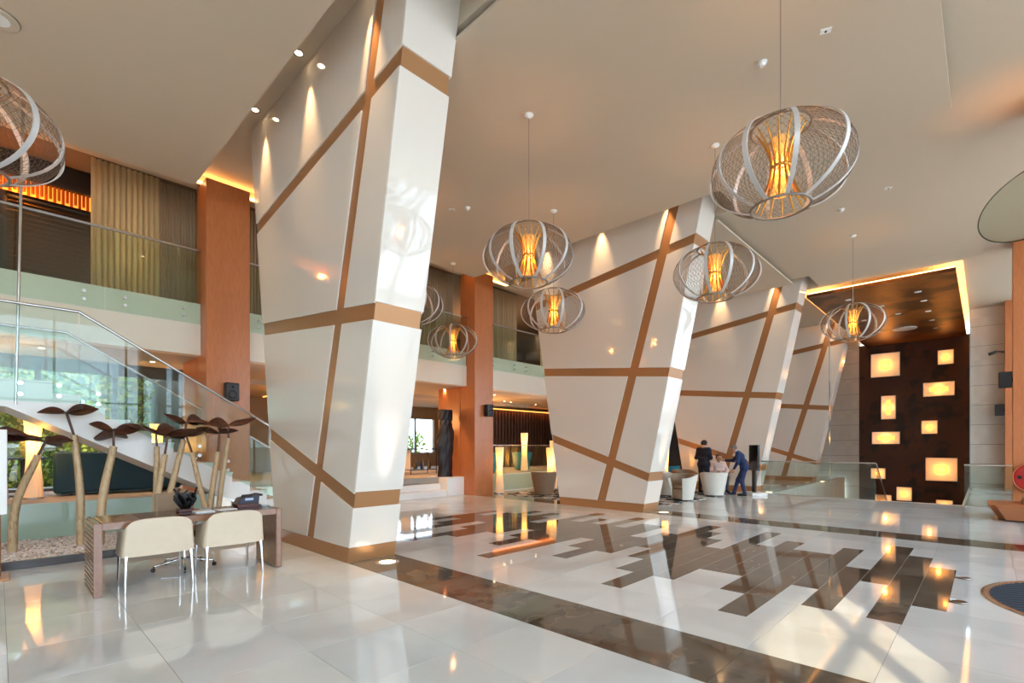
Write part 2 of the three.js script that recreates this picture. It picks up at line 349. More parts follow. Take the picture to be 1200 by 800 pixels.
// ------------------------------------------------------------------ leaning pillars
const xr = (y) => 0.207 * y, xl = (y) => -2.44 - 0.163 * y;
const BANDS = [[-3.39, 5.45, 1.24, 6.07], [-3.04, 3.6, 0.63, 3.23], [-2.8, 1.8, 0.1, 0.85]];
function pillar(i, label) {
  const p = thing('leaning_pillar', label, 'pillar', [PX[i], 0, PZ[i]], 0, 'leaning white pillars'), h = SLOT, t = 0.022, w = 0.102;
  mesh('band_core', prism([[xl(0) + t, 0], [xr(0) - t, 0], [xr(h) - t, h], [xl(h) + t, h]], -PT + t, -t), M.bronze, p);
  mesh('base_band', [prism([[xl(0) - 0.004, 0], [xr(0) + 0.004, 0], [xr(0.2), 0.2], [xl(0.2), 0.2]], -PT, 0, 0.003)], M.bronze, p);
  const face = [[xl(0.2), 0.203], [xr(0.2) - t - 0.002, 0.203], [xr(h) - t - 0.002, h], [xl(h), h]];
  const line = ([x0, y0, x1, y1], off) => { const dx = x1 - x0, dy = y1 - y0; return [-dy, dx, -(dx * (y0 + off) - dy * x0)]; };   // above the line when positive
  const rows = [[BANDS[0], null], [BANDS[1], BANDS[0]], [BANDS[2], BANDS[1]], [null, BANDS[2]]];
  for (const [lo, up] of rows) for (const side of [-1, 1]) {
    let q = face;
    if (lo) q = clip(q, ...line(lo, w));
    if (up) { const [a, b, c] = line(up, -w); q = clip(q, -a, -b, -c); }
    q = clip(q, side, -side * 0.2865, side * 1.2 - 0.118);
    if (q.length < 3) continue;
    mesh('panel', prism(q, -t, 0, 0.003), M.panel, p);
    mesh('panel', prism(q, -PT, -PT + t, 0.003), M.panel, p);
  }
  const cuts = [[0.2, 0.74], [0.95, 3.12], [3.34, 5.96], [6.18, h]];
  for (const [y0, y1] of cuts) {
    mesh('panel', prism([[xr(y0) - t, y0 + 0.003], [xr(y0), y0 + 0.003], [xr(y1), y1], [xr(y1) - t, y1]], -PT, 0, 0.003), M.panel, p);
    mesh('panel', prism([[xl(y0), y0 + 0.003], [xl(y0) + t, y0 + 0.003], [xl(y1) + t, y1], [xl(y1), y1]], -PT + t + 0.002, -t - 0.002, 0.003), M.panel, p);
  }
  // wash lights in the slot above the broad face
  for (const [x, seen] of [[-1.13, 1], [-2.89, 1], [0.62, 1]]) {
    const d = thing('recessed_downlight', 'small round warm downlight in the ceiling slot above a pillar face', 'downlight', [PX[i] + x, SLOT - 0.012, PZ[i] + 0.17], 0, 'pillar wash downlights');
    mesh('trim_ring', lathe([[0.05, 0.0], [0.075, -0.004], [0.075, 0.012], [0.05, 0.012]], 20), M.steel, d);
    mesh('lamp', cyl(0.05, 0.05, 0.006, 0, 0.001, 0, 16), M.down, d);
    spot([PX[i] + x, SLOT - 0.03, PZ[i] + 0.17], [PX[i] + x, 4.4, PZ[i] - 0.1], 24, 0.34, 0xffcf98, 0.8);
  }
  // uplight let into the floor before the narrow face
  const u = thing('floor_uplight', 'round steel floor uplight glowing beside a pillar foot', 'uplight', [PX[i] + 0.33, 0, PZ[i] - 0.4], 0, 'floor uplights at the pillars');
  mesh('rim', lathe([[0.11, 0], [0.112, 0.006], [0.16, 0.004], [0.162, 0]], 28), M.steel, u);
  mesh('lamp_lens', cyl(0.108, 0.108, 0.004, 0, 0, 0, 24), M.bulb, u);
  spot([PX[i] + 0.33, 0.03, PZ[i] - 0.4], [PX[i] + 0.5, 3.2, PZ[i] - 0.4], 20, 0.16, 0xffeedd, 1);
}
['leaning white pillar with bronze bands rising beside the reception desk', 'leaning white pillar with bronze bands behind the hanging cage lamps', 'leaning white pillar with bronze bands behind the two standing men', 'leaning white pillar with bronze bands beyond the glass railing and screen'].forEach((l, i) => pillar(i, l));

// ------------------------------------------------------------------ far end: stone walls, dark wall with light boxes
const wallFar = struct('wall_far', 'pale stone wall in wide courses at the far end', 'wall');
function courses(x0, x1, z, y0, y1, step, first, parent = wallFar) {
  mesh('wall_backing', bb(x0, x1, y0, y1, z - 0.3, z - 0.02), M.grout, parent);
  for (let y = first; y < y1; y += step) { const a = Math.max(y, y0), b = Math.min(y + step, y1); if (b - a > 0.02) mesh('stone_course', bb(x0, x1, a + 0.016, b, z - 0.02, z), M.stone, parent); }
}
courses(-12.2, -4.62, -30.2, -3.6, CEIL + 0.4, 0.78, -3.6);
courses(-0.42, 1.25, -25.6, -0.3, CEIL, 0.74, -0.6);
mesh('wall_backing', bb(-0.42, -0.3, -3.6, CEIL, -30.4, -25.7), M.plaster, wallFar);
mesh('wall_panel', bb(-4.62, -0.42, -3.6, 6.62, -30.5, -30.2), M.patina, wallFar);
{
  const B = [[-4.12, -2.98, 4.97, 6.12, 'large square amber light box at the top of the dark wall'], [-1.6, -1.04, 5.32, 5.98, 'small square amber light box high on the dark wall under the gilded panel'], [-2.12, -1.01, 3.88, 4.53, 'wide flat amber light box below the small top one'], [-3.71, -3.14, 2.88, 4.03, 'upright amber light box on the dark wall'], [-2.18, -1.6, 2.14, 2.76, 'small square amber light box in the middle of the dark wall'], [-4.08, -2.98, 1.67, 2.27, 'wide flat amber light box below the upright one'], [-2.03, -0.92, -0.04, 1.03, 'largest low amber light box on the dark wall'], [-4.12, -3.54, -0.04, 0.48, 'small amber light box seen through the end of the glass railing'], [-3.11, -2.53, -1.05, -0.4, 'square amber light box at floor level on the dark wall'], [-1.66, -1.07, -1.5, -0.91, 'amber light box cut off by the floor edge right of the square one'], [-3.95, -3.3, -1.6, -0.82, 'amber light box cut off by the floor edge at the slanting handrail']];
  for (const [x0, x1, y0, y1, label] of B) {
    const w = x1 - x0, h = y1 - y0, b = thing('light_box', label, 'light box', [(x0 + x1) / 2, (y0 + y1) / 2, -30.2], 0, 'light boxes on the dark wall');
    mesh('frame', [bb(-w / 2, w / 2, h / 2 - 0.02, h / 2, 0, 0.12), bb(-w / 2, w / 2, -h / 2, -h / 2 + 0.02, 0, 0.12), bb(-w / 2, -w / 2 + 0.02, -h / 2, h / 2, 0, 0.12), bb(w / 2 - 0.02, w / 2, -h / 2, h / 2, 0, 0.12)], M.white, b);
    // folded paper front: four slopes down to an inner lamp panel
    const a = 0.3 * Math.min(w, h), W = w / 2 - 0.02, H = h / 2 - 0.02, c = (x, y, z) => [x, y, z];
    const quad = (p, q, r, s) => { const g = new THREE.BufferGeometry(); g.setAttribute('position', new THREE.Float32BufferAttribute([...p, ...q, ...r, ...p, ...r, ...s], 3)); g.computeVertexNormals(); return g; };
    mesh('paper_side', [quad(c(-W, -H, 0.11), c(W, -H, 0.11), c(W - a, -H + a, 0.03), c(-W + a, -H + a, 0.03)), quad(c(W, -H, 0.11), c(W, H, 0.11), c(W - a, H - a, 0.03), c(W - a, -H + a, 0.03)), quad(c(W, H, 0.11), c(-W, H, 0.11), c(-W + a, H - a, 0.03), c(W - a, H - a, 0.03)), quad(c(-W, H, 0.11), c(-W, -H, 0.11), c(-W + a, -H + a, 0.03), c(-W + a, H - a, 0.03))], M.boxGlow, b);
    mesh('lamp_panel', quad(c(-W + a, -H + a, 0.03), c(W - a, -H + a, 0.03), c(W - a, H - a, 0.03), c(-W + a, H - a, 0.03)), M.amberGlow, b);
    point([(x0 + x1) / 2, (y0 + y1) / 2, -30.02], 0.7 * w * h, 0xffa850, 4);
  }
}

// ------------------------------------------------------------------ right side: glass front, columns
const wallRight = struct('wall_right', 'glazed entrance front with slim mullions', 'glass wall');
{
  const post = [], rail = [];
  for (let z = 6; z > -31; z -= 1.81) post.push(bb(1.27, 1.4, 0, CEIL, z - 0.03, z + 0.03));
  for (const y of [0.03, 3.0, 6.65]) rail.push(bb(1.28, 1.38, y - 0.03, y + 0.03, -31, 6));
  mesh('mullion', post, M.alu, wallRight); mesh('transom', rail, M.alu, wallRight);
  mesh('pane', bb(1.325, 1.331, 0.06, 6.62, -31, 6), M.pane, wallRight);
  const wb = struct('wall_back', 'plain wall behind the entrance', 'wall');
  mesh('wall_face', bb(-22, 1.6, -0.3, SLOT + 0.2, 6, 6.3), M.plaster, wb);
}
for (const [z, label] of [[-18.1, 'brown veneered column behind the leather bench'], [-25.3, 'slim brown veneered column in front of the far stone wall'], [-10.9, 'brown veneered column beside the revolving door mat'], [-3.7, 'brown veneered column near the entrance glass']]) {
  const c = thing('veneer_column', label, 'column', [0.85, 0, z]);
  mesh('shaft', rb(-0.35, 0.35, 0.08, CEIL, -0.35, 0.35, 0.006, 1), M.veneer, c);
  mesh('plinth', bb(-0.36, 0.36, 0, 0.08, -0.36, 0.36), M.bronze, c);
}

// ------------------------------------------------------------------ left side: columns, balcony, platform, restaurant
const PLAT = 0.58, SOF = 3.48, BF = 4.57;
const COLZ = [[-2.98, -3.82], [-10.4, -11.2]];
COLZ.forEach(([a, b], i) => {
  const c = thing('copper_column', ['tall copper brown column behind the glass stair', 'tall copper brown column beside the dark torso sculpture'][i], 'column', [-11.95, 0, (a + b) / 2]), h = Math.abs(a - b) / 2;
  mesh('shaft', rb(-0.35, 0.35, 0, 7.1, -h, h, 0.005, 1), M.copper, c);
  mesh('side_panel', bb(-1.5, -0.36, PLAT + 0.002, SOF - 0.002, h - 0.1, h), M.copper, c);
  const s = thing('wall_speaker', ['small black loudspeaker on the copper column by the stair', 'small black loudspeaker on the copper column by the sculpture'][i], 'loudspeaker', [-11.6, 2.7, (a + b) / 2 - [0.02, 0.1][i]]);
  mesh('cabinet', rb(0.02, 0.2, -0.19, 0.19, -0.13, 0.13, 0.025, 3), M.black, s);
  mesh('woofer', new THREE.TorusGeometry(0.075, 0.014, 8, 24).rotateY(Math.PI / 2).translate(0.2, -0.06, 0), M.blackGloss, s);
  mesh('cone', lathe([[0, 0], [0.07, 0.02]], 20).rotateZ(-Math.PI / 2).translate(0.185, -0.06, 0), M.dark, s);
  mesh('tweeter', ball(0.022, 0.2, 0.1, 0), M.blackGloss, s);
  mesh('bracket', bb(0, 0.03, -0.06, 0.06, -0.03, 0.03), M.black, s);
});
const balcony = struct('balcony_slab', 'cream balcony slab running along the left side', 'balcony');
mesh('fascia', bb(-12.3, -12.0, SOF, 4.12, -17.6, 6), M.plaster, balcony);
mesh('slab_edge', bb(-12.3, -12.03, 4.12, BF, -17.6, 6), M.white, balcony);
mesh('soffit', [bb(-14.8, -12.3, SOF, SOF + 0.06, -3.3, 2.7), bb(-20, -12.3, SOF, SOF + 0.06, -22, -3.3)], M.ceiling, balcony);
mesh('upper_floor', [bb(-14.8, -12.3, BF - 0.1, BF, -3.3, 2.7), bb(-20, -12.3, BF - 0.1, BF, -22, -3.3)], M.dark, balcony);
mesh('soffit_step', [bb(-15.6, -15.2, SOF - 0.14, SOF, -17, -4.2)], M.ceiling, balcony);
function balustrade(zs, label, z0, z1) {
  const b = thing('balcony_balustrade', label, 'balustrade', [-11.95, 4.12, 0], 0, 'balcony glass balustrades');
  for (let k = 0; k < zs.length - 1; k++) {
    const p = mesh('glass_pane', bb(-0.006, 0.006, 0, 1.52, zs[k] - 0.006, zs[k + 1] + 0.006), M.green, b);
    for (const z of [zs[k] - 0.3, zs[k + 1] + 0.3]) for (const y of [0.14, 0.29]) mesh('bolt', [cyl(0.028, 0.028, 0.03, 0, 0, 0, 14).rotateZ(-Math.PI / 2).translate(0.0, y, z), cyl(0.018, 0.018, 0.09, 0, 0, 0, 10).rotateZ(Math.PI / 2).translate(0.0, y, z)], M.steel, p);
  }
  mesh('handrail', bb(-0.022, 0.022, 1.52, 1.56, z1, z0), M.steel, b);
}
balustrade([2.0, 0.3, -1.4, -2.97], 'green glass balcony balustrade above the stair, left of its column', 2.0, -2.97);
balustrade([-3.83, -5.5, -7.1, -8.75, -10.39], 'green glass balcony balustrade between the two copper columns', -3.83, -10.39);
balustrade([-11.21, -12.9, -14.6, -16.3], 'green glass balcony balustrade right of the sculpture column', -11.21, -16.3);
function curtain(z0, z1, y0, y1, x, folds, amp, m, label, group) {
  const n = folds * 8, g = grid(n, 6, (u, v) => { const a = u * folds * Math.PI * 2, k = 1 + 0.25 * Math.sin(u * 31) * (1 - v); return [x + Math.sin(a) * amp * k + 0.01 * Math.sin(a * 2.3 + v), y0 + (y1 - y0) * v, z0 + (z1 - z0) * u + Math.cos(a) * amp * 0.35]; });
  return single('curtain', g, m, label, 'curtain', group);
}
curtain(-1.28, -2.4, BF + 0.01, 7.2, -12.62, 12, 0.05, M.sheer, 'golden sheer curtain upstairs beside the amber bead band');
curtain(-2.4, -3.3, BF + 0.01, 7.2, -12.7, 16, 0.03, M.drape, 'grey brown drape upstairs against the first copper column');
curtain(-3.9, -6.4, BF + 0.01, 7.2, -12.7, 34, 0.035, M.drape, 'grey brown drape upstairs just right of the first copper column');
curtain(-8.3, -10.45, BF + 0.01, 7.2, -12.7, 26, 0.04, M.drape, 'grey brown drape upstairs left of the second copper column');
curtain(-11.3, -13.5, BF + 0.01, 7.2, -12.7, 26, 0.04, M.drape, 'grey brown drape upstairs right of the second copper column');
curtain(-15.1, -16.4, BF + 0.01, 7.2, -12.9, 14, 0.04, M.sheer, 'golden sheer curtain upstairs behind the lit table');
const wallUp = struct('wall_left', 'dark upstairs and restaurant walls on the left', 'wall');
mesh('upper_back', [bb(-20.2, -20, SOF, SLOT, -22, -3.3), bb(-14.95, -14.8, SOF, SLOT, -3.3, 2.8), bb(-20.2, -14.8, SOF, SLOT, -3.4, -3.3), bb(-14.95, -12.0, -0.3, SLOT, 2.7, 2.85)], M.dark, wallUp);
mesh('upper_ceiling', [bb(-14.8, -12.3, 7.2, 7.3, -3.3, 2.7), bb(-20, -12.3, 7.2, 7.3, -22, -3.3)], mat([120, 96, 78], 0.8), wallUp);
mesh('upper_partition', [bb(-13.55, -13.4, BF, 7.2, -0.1, 6), bb(-13.55, -13.4, 6.7, 7.2, -2.3, -0.1), bb(-14.8, -13.4, BF, 7.2, -2.45, -2.35)], M.dark, wallUp);
mesh('end_wall', [bb(-20, -12.2, -0.3, SLOT, -22.2, -22), bb(-12.2, -12.0, -0.3, SLOT, -30.4, -17.6)], M.dark, wallUp);
{ // amber prisms over the upstairs bead screen
  const a = thing('amber_prism_band', 'glowing band of amber glass prisms upstairs over the dark bead screen', 'lamp', [-13.3, 6.33, 0]);
  mesh('carrier', bb(-0.06, 0.06, 0.36, 0.42, -1.35, 0.6), M.dark, a);
  mesh('lamp_backing', bb(-0.03, -0.02, 0.06, 0.34, -1.35, 0.6), mat([255, 150, 40], 0.6, { emissive: new THREE.Color(1, 0.36, 0.04), emissiveIntensity: 0.8 }), a);
  for (let z = 0.58, k = 0; z > -1.34; z -= 0.062, k++) mesh('prism', cyl(0.024, 0.024, 0.3 - 0.05 * (k % 2), 0.03, 0.04 + 0.05 * (k % 2), z, 6), mat([206, 110, 34], 0.15, { transmission: 0.5, thickness: 0 }), a);
  point([-13.1, 6.2, -0.3], 3, 0xff9a3c, 3);
  const s = thing('bead_screen', 'dark bead curtain upstairs below the amber band', 'screen', [-13.3, BF, 0]);
  const strands = []; for (let z = -0.12; z > -1.3; z -= 0.035) for (let y = 0.02; y < 1.7; y += 0.09) strands.push(ball(0.014, 0.01 * Math.sin(z * 90 + y * 7), y, z, 5, 4));
  const m = mesh('beads', strands, mat([92, 70, 46], 0.25, { metalness: 0.4 }), s); m.userData = { kind: 'stuff' };
  mesh('screen_frame', [bb(-0.04, 0.04, 0, 0.02, -1.32, -0.1), bb(-0.04, 0.04, 1.7, 1.74, -1.32, -0.1), bb(-0.04, 0.04, 0, 1.74, -0.12, -0.08)], M.black, s);
}
// platform of the restaurant
const platform = struct('platform', 'raised restaurant platform with green glass edge', 'platform');
mesh('platform_floor', [bb(-14.75, -10.95, 0.4, PLAT, -3.3, 6), bb(-20, -12.55, 0.4, PLAT, -22, -3.3)], M.slate, platform);
mesh('platform_edge', [bb(-11.1, -10.93, 0, PLAT, -3.3, 6), bb(-12.7, -12.5, 0, PLAT, -7.0, -3.3), bb(-12.35, -12.2, 0, PLAT, -17.6, -10.56), bb(-12.6, -10.93, 0, PLAT, -3.35, -3.25)], M.plaster, platform);
mesh('glass_cladding', [bb(-10.92, -10.91, 0.02, PLAT + 0.06, -2.95, 0.6), bb(-12.19, -12.18, 0.02, PLAT, -17, -11.25)], M.greenSolid, platform);
{ // white steps and podium
  const s = thing('white_steps', 'white stone steps climbing to the restaurant platform', 'steps', [-12.1, 0, -8.4]);
  for (let k = 0; k < 3; k++) mesh('step', rb(-1.2, -0.32 * k, 0.193 * k, 0.193 * (k + 1), -1.3, 2.2, 0.008, 1), M.white, s);
  single('podium', rb(-13.2, -12.1, 0, PLAT, -10.39, -9.71, 0.008, 1), M.white, 'white stone podium under the dark torso sculpture', 'podium');
}
{ // restaurant shell: courtyard glazing, back wall, slat wall
  const r = struct('wall_restaurant', 'restaurant back wall with courtyard windows', 'wall');
  mesh('wall_face', [bb(-20.2, -20, PLAT, SOF, -13.0, -2.9), bb(-20.2, -20, PLAT, SOF, -22, -15.2), bb(-20.2, -20, PLAT, 1.2, -15.2, -13.0), bb(-20.2, -20, 2.95, SOF, -15.2, -13.0)], mat([120, 102, 84], 0.7), r);
  const rw = struct('wall_return', 'dark return wall at the courtyard', 'wall'); mesh('wall_face', bb(-20, -14.7, PLAT, SOF, -3.4, -3.3), mat([70, 58, 48], 0.6), rw);
  const w = struct('window_1', 'tall courtyard window behind the stair', 'window');
  mesh('window_frame', [bb(-14.75, -14.65, PLAT, PLAT + 0.06, -3.25, 2.7), bb(-14.75, -14.65, 3.2, SOF, -3.25, 2.7), ...[-2.95, -1.9, -0.6, 0.9, 2.4].map((z) => bb(-14.75, -14.65, PLAT, SOF, z - 0.05, z + 0.05))], mat([70, 72, 72], 0.5), w);
  mesh('pane', bb(-14.703, -14.697, PLAT + 0.06, 3.2, -3.2, 2.7), M.pane, w);
  const w2 = struct('window_2', 'small far restaurant window with greenery outside', 'window');
  mesh('window_frame', [bb(-20.15, -20.05, 1.2, 2.95, -14.15, -14.05), bb(-20.15, -20.05, 1.2, 1.26, -15.2, -13), bb(-20.15, -20.05, 2.89, 2.95, -15.2, -13)], M.alu, w2);
  mesh('pane', bb(-20.103, -20.097, 1.2, 2.95, -15.2, -13), M.pane, w2);
  const s = thing('slat_wall', 'dark vertical slat wall behind the lounge with copper glow at its top', 'wall panel', [-16.3, PLAT, -17.4]);
  mesh('backing', bb(-0.12, -0.08, 0, 2.75, -3.4, 2.6), mat([36, 26, 24], 0.6), s);
  for (let z = 2.5; z > -3.4; z -= 0.21) mesh('slat', bb(-0.08, 0.02, 0, 2.6, z - 0.05, z + 0.05), mat([66, 52, 46], 0.5), s);
  mesh('light_cove', bb(-0.02, 0.06, 2.68, 2.72, -3.4, 2.6), mat([255, 120, 50], 0.6, { emissive: new THREE.Color(1, 0.3, 0.06), emissiveIntensity: 2.2 }), s);
  const l = new THREE.RectAreaLight(0xff7a30, 6, 5.6, 0.1); l.position.set(-16.2, 3.22, -17.8); l.lookAt(-16.25, 0, -17.8); scene.add(l);
}
for (const [x, z] of [[-13.11, -10.4], [-14.74, -14.9], [-14.84, -15.4], [-14.9, -17.1], [-13.66, -2.44], [-15.9, -5.2], [-15.4, -6.4], [-13.4, -8.6], [-16.5, -10.5], [-13.2, -12.8], [-13.3, -0.6]]) {
  const d = thing('soffit_downlight', 'small warm downlight in the soffit under the balcony', 'downlight', [x, SOF - 0.012, z], 0, 'downlights under the balcony');
  mesh('trim_ring', lathe([[0.045, 0], [0.065, -0.004], [0.065, 0.012], [0.045, 0.012]], 16), M.white, d);
  mesh('lamp', cyl(0.045, 0.045, 0.006, 0, 0, 0, 12), M.down, d);
  spot([x, SOF - 0.03, z], [x, 0, z], 9, 0.8, 0xffcfa0, 0.8);
}
{ // restaurant bar glow bands on the far ceiling
  for (const [z, y, label] of [[-6.2, 3.2, 'upper thin orange light line in the restaurant'], [-6.5, 2.95, 'lower thin orange light line in the restaurant']]) single('light_line', bb(-17.5, -14.5, y, y + 0.03, z, z + 0.04), mat([255, 150, 60], 0.6, { emissive: new THREE.Color(1, 0.4, 0.08), emissiveIntensity: 2 }), label, 'lamp');
  for (const [x, y, z, i] of [[-15.5, 2.6, -8, 14], [-15, 2.6, -13.5, 12], [-13.4, 2.7, 0.4, 5], [-15.4, 5.9, -14.2, 16], [-14.4, 5.5, -5, 3], [-13.5, 5.6, -1.9, 2.5]]) {  // globe lamps added to warm and brighten the restaurant and upstairs rooms
    const d = thing('added_fill_globe', 'small amber globe lamp added to light the left rooms', 'lamp', [x, y, z], 0, 'globe lamps added to light the left rooms');
    mesh('lamp_globe', ball(0.09, 0, 0, 0), M.amberGlow, d); mesh('cord', rod([0, 0.09, 0], [0, (y > 4 ? 7.2 : SOF) - y, 0], 0.005), M.black, d);
    point([x, y, z], i, y > 4 ? 0xffd8a8 : 0xffb46a, 4);
  }
}

// ------------------------------------------------------------------ stair with glass
{
  const s = thing('stair', 'white stair with glass sides rising to a landing behind the stem sculptures', 'stair', [-10.95, 0, -2.7]);
  const TR = 0.18, GO = 0.303, zt = (j) => -0.87 - GO * j + 2.7, prof = [];
  prof.push([zt(-2) + 3.2, 2.46]);
  for (let j = -2; j < 12; j++) { prof.push([zt(j + 1), 2.16 - TR * j - 0.035]); prof.push([zt(j + 1), 2.16 - TR * (j + 1) - 0.035]); }
  prof.push([zt(12), 0]); prof.push([zt(10.7), 0]); prof.push([zt(-2.6), 2.12]); prof.push([zt(-2) + 3.2, 2.12]);
  mesh('flight', prismX(prof, -0.95, 0.95), M.white, s);
  for (let j = -1; j < 12; j++) mesh('tread', rb(-0.95, 0.95, 2.16 - TR * j - 0.034, 2.16 - TR * j, zt(j + 1) - 0.015, zt(j), 0.006, 1), M.white, s);
  mesh('landing', rb(-0.95, 0.95, 2.486, 2.52, zt(-1) - 0.015, zt(-2) + 3.2, 0.006, 1), M.white, s);
  for (const x of [0.985, -0.985]) {
    const top = (z) => Math.min(3.58, 3.58 + 0.594 * (z - (-0.86 + 2.7))), low = (z) => Math.min(2.2, top(z) - 1.34);
    const cutz = [4.4, 2.7, 1.84, 0.02, -1.75];
    for (let k = 0; k < 4; k++) {
      const a = cutz[k] - 0.006, b = cutz[k + 1] + 0.006;
      const p = mesh('glass_pane', prismX([[a, low(a)], [b, low(b)], [b, top(b)], [a, top(a)]], x - 0.007, x + 0.007), M.stairGlass, s);
      for (const z of [a - 0.22, b + 0.22]) for (const d of [0.1, 0.26]) mesh('bolt', cyl(0.03, 0.03, 0.05, 0, -0.025, 0, 14).rotateZ(Math.PI / 2).translate(x, low(z) + d, z), M.steel, p);
    }
    mesh('handrail', [rod([x, 3.6, 4.4], [x, 3.6, 1.84], 0.022), ball(0.022, x, 3.6, 1.84), rod([x, 3.6, 1.84], [x, 3.6 - 0.594 * 3.6, -1.76], 0.022)], M.steel, s);
  }
  mesh('hanger_rod', rod([0.95, 2.15, 2.52], [0.95, 7.0 - 0.4, 2.44], 0.018), M.steel, s);
}

// ------------------------------------------------------------------ pebble bed and stem sculptures
{
  const b = thing('pebble_bed', 'bed of pale pebbles with dark curb under the stem sculptures', 'pebble bed', [-9.87, 0, -0.6]);
  mesh('curb', rb(0.99, 1.06, 0, 0.1, -2.35, 5, 0.004, 1), M.curb, b);
  mesh('curb', bb(-1.05, 0.99, 0, 0.1, -2.41, -2.35), M.curb, b);
  mesh('bed', bb(-1.05, 0.99, -0.1, 0.045, -2.35, 5), mat([186, 164, 150], 0.9), b);
  const g = new THREE.IcosahedronGeometry(1, 1), q = g.attributes.position;
  for (let i = 0; i < q.count; i++) { const k = 0.8 + 0.4 * hash(Math.round(q.getX(i) * 99), Math.round(q.getY(i) * 99) + Math.round(q.getZ(i) * 37), 3); q.setXYZ(i, q.getX(i) * k, q.getY(i) * k * 0.7, q.getZ(i) * k); }
  g.computeVertexNormals();
  const n = 9000, im = new THREE.InstancedMesh(g, mat([255, 255, 255], 0.6), n), m4 = new THREE.Matrix4(), e = new THREE.Euler(), col = new THREE.Color();
  for (let i = 0; i < n; i++) {
    const s = 0.016 + 0.016 * rnd(); e.set(rnd() * 6, rnd() * 6, rnd() * 6);
    m4.compose(V(-1.03 + 2.0 * rnd(), 0.05 + 0.018 * rnd(), -2.3 + 3.9 * rnd()), new THREE.Quaternion().setFromEuler(e), V(s, s, s)); im.setMatrixAt(i, m4);
    const t = rnd(); col.setRGB((214 + 36 * t) / 255, (192 + 48 * t) / 255, (178 + 56 * t) / 255, THREE.SRGBColorSpace); if (rnd() < 0.12) col.multiplyScalar(0.55); im.setColorAt(i, col);
  }
  im.name = 'pebbles'; im.userData = { kind: 'stuff' }; im.castShadow = im.receiveShadow = true; b.add(im);
}
function leafGeo(len, wid, curl) {                      // cupped bronze leaf, thick, lying along +x
  const f = (s) => (u, v) => { const w = Math.sin(Math.PI * Math.pow(u, 0.8)) * wid * 1.15 + 0.004, c = (v - 0.5) * 2; return [u * len, curl * u * u * len + 0.35 * w * c * c + s, c * w]; };
  const a = grid(10, 6, f(0.004)), b = grid(10, 6, f(-0.004));
  const top = join([a, b]);
  return top;
}
function stem(base, mid, top, tip, leaves, label, thick = 0.052) {
  const s = thing('stem_sculpture', label, 'sculpture', base, 0, 'wooden stem sculptures'), L = (p) => [p[0] - base[0], p[1] - base[1], p[2] - base[2]];
  mesh('wooden_stem', taper([[0, 0, 0], L(mid), L(top)], [thick, thick * 0.95, thick * 0.8], 12, 4), M.oak, s);
  mesh('metal_rod', rod(L(top), L(tip), 0.017), M.leafBrown, s);
  const t = L(tip);
  for (const [ang, len, wid, up, dy] of leaves) {
    const lf = mesh('leaf', leafGeo(len, wid, up), M.leafBrown, s);
    lf.position.set(t[0], t[1] + (dy || 0), t[2]); lf.rotation.order = 'YXZ'; lf.rotation.y = ang; lf.rotation.x = (Math.sin(ang) > 0 ? 1 : -1) * (0.55 + 0.3 * Math.sin(ang * 7 + len * 40));
  }
}
const zdir = -Math.PI / 2, AW = Math.PI / 2;            // rotation that turns +x towards +z / -z
stem([-9.75, 0.05, -0.14], [-9.72, 0.75, -0.18], [-9.7, 1.43, -0.4], [-9.7, 1.62, -0.48], [[zdir + 0.3, 0.34, 0.1, 0.2, 0], [AW - 0.2, 0.3, 0.09, 0.05, 0], [AW + 0.9, 0.26, 0.1, 0.1, -0.03]], 'curved wooden stem with drooping dark leaves next to the white panel edge');
stem([-9.6, 0.05, 0.25], [-9.6, 0.8, 0.22], [-9.6, 1.3, 0.12], [-9.6, 1.62, 0.0], [[AW, 0.45, 0.12, 0.12, 0], [AW + 0.6, 0.4, 0.12, -0.05, 0.1], [zdir, 0.3, 0.1, 0.1, 0.02]], 'wooden stem with broad dark leaves standing in front of the hanger rod');
stem([-9.75, 0.05, -0.86], [-9.72, 0.9, -0.85], [-9.7, 1.72, -0.78], [-9.7, 2.04, -0.7], [[zdir + 0.2, 0.32, 0.09, -0.05, 0], [AW, 0.36, 0.13, 0.25, 0], [AW - 0.8, 0.26, 0.12, 0.15, 0.02]], 'tallest wooden stem, its dark leaves spread like wings');
stem([-9.55, 0.05, -1.05], [-9.6, 0.8, -1.1], [-9.7, 1.55, -1.24], [-9.7, 1.78, -1.24], [[zdir + 0.2, 0.32, 0.12, 0.3, 0.02], [AW, 0.38, 0.1, 0.35, 0], [AW + 0.9, 0.26, 0.1, 0.1, -0.06], [zdir - 0.7, 0.3, 0.11, -0.1, -0.08]], 'thick pair-grained wooden stem with four dark leaves rising behind the striped desk end', 0.06);
stem([-9.75, 0.05, -1.78], [-9.74, 0.8, -1.79], [-9.7, 1.55, -1.79], [-9.7, 1.8, -1.78], [[zdir, 0.42, 0.07, 0.2, 0], [AW, 0.24, 0.11, 0.3, 0]], 'straight wooden stem with a long thin dark leaf behind the vase', 0.05);
stem([-9.5, 0.05, -1.7], [-9.55, 0.8, -1.78], [-9.6, 1.42, -1.88], [-9.6, 1.72, -1.92], [[zdir, 0.4, 0.11, 0.45, 0], [AW, 0.44, 0.11, 0.3, 0]], 'leaning wooden stem with two cupped dark leaves close to the vase');
stem([-9.55, 0.05, -1.78], [-9.6, 0.8, -1.95], [-9.7, 1.66, -2.16], [-9.7, 1.95, -2.2], [[zdir, 0.34, 0.08, 0.5, 0], [AW, 0.24, 0.11, 0.1, 0.02], [AW - 0.4, 0.4, 0.1, -0.12, 0]], 'wooden stem slanting right with dark leaves touching its neighbours');
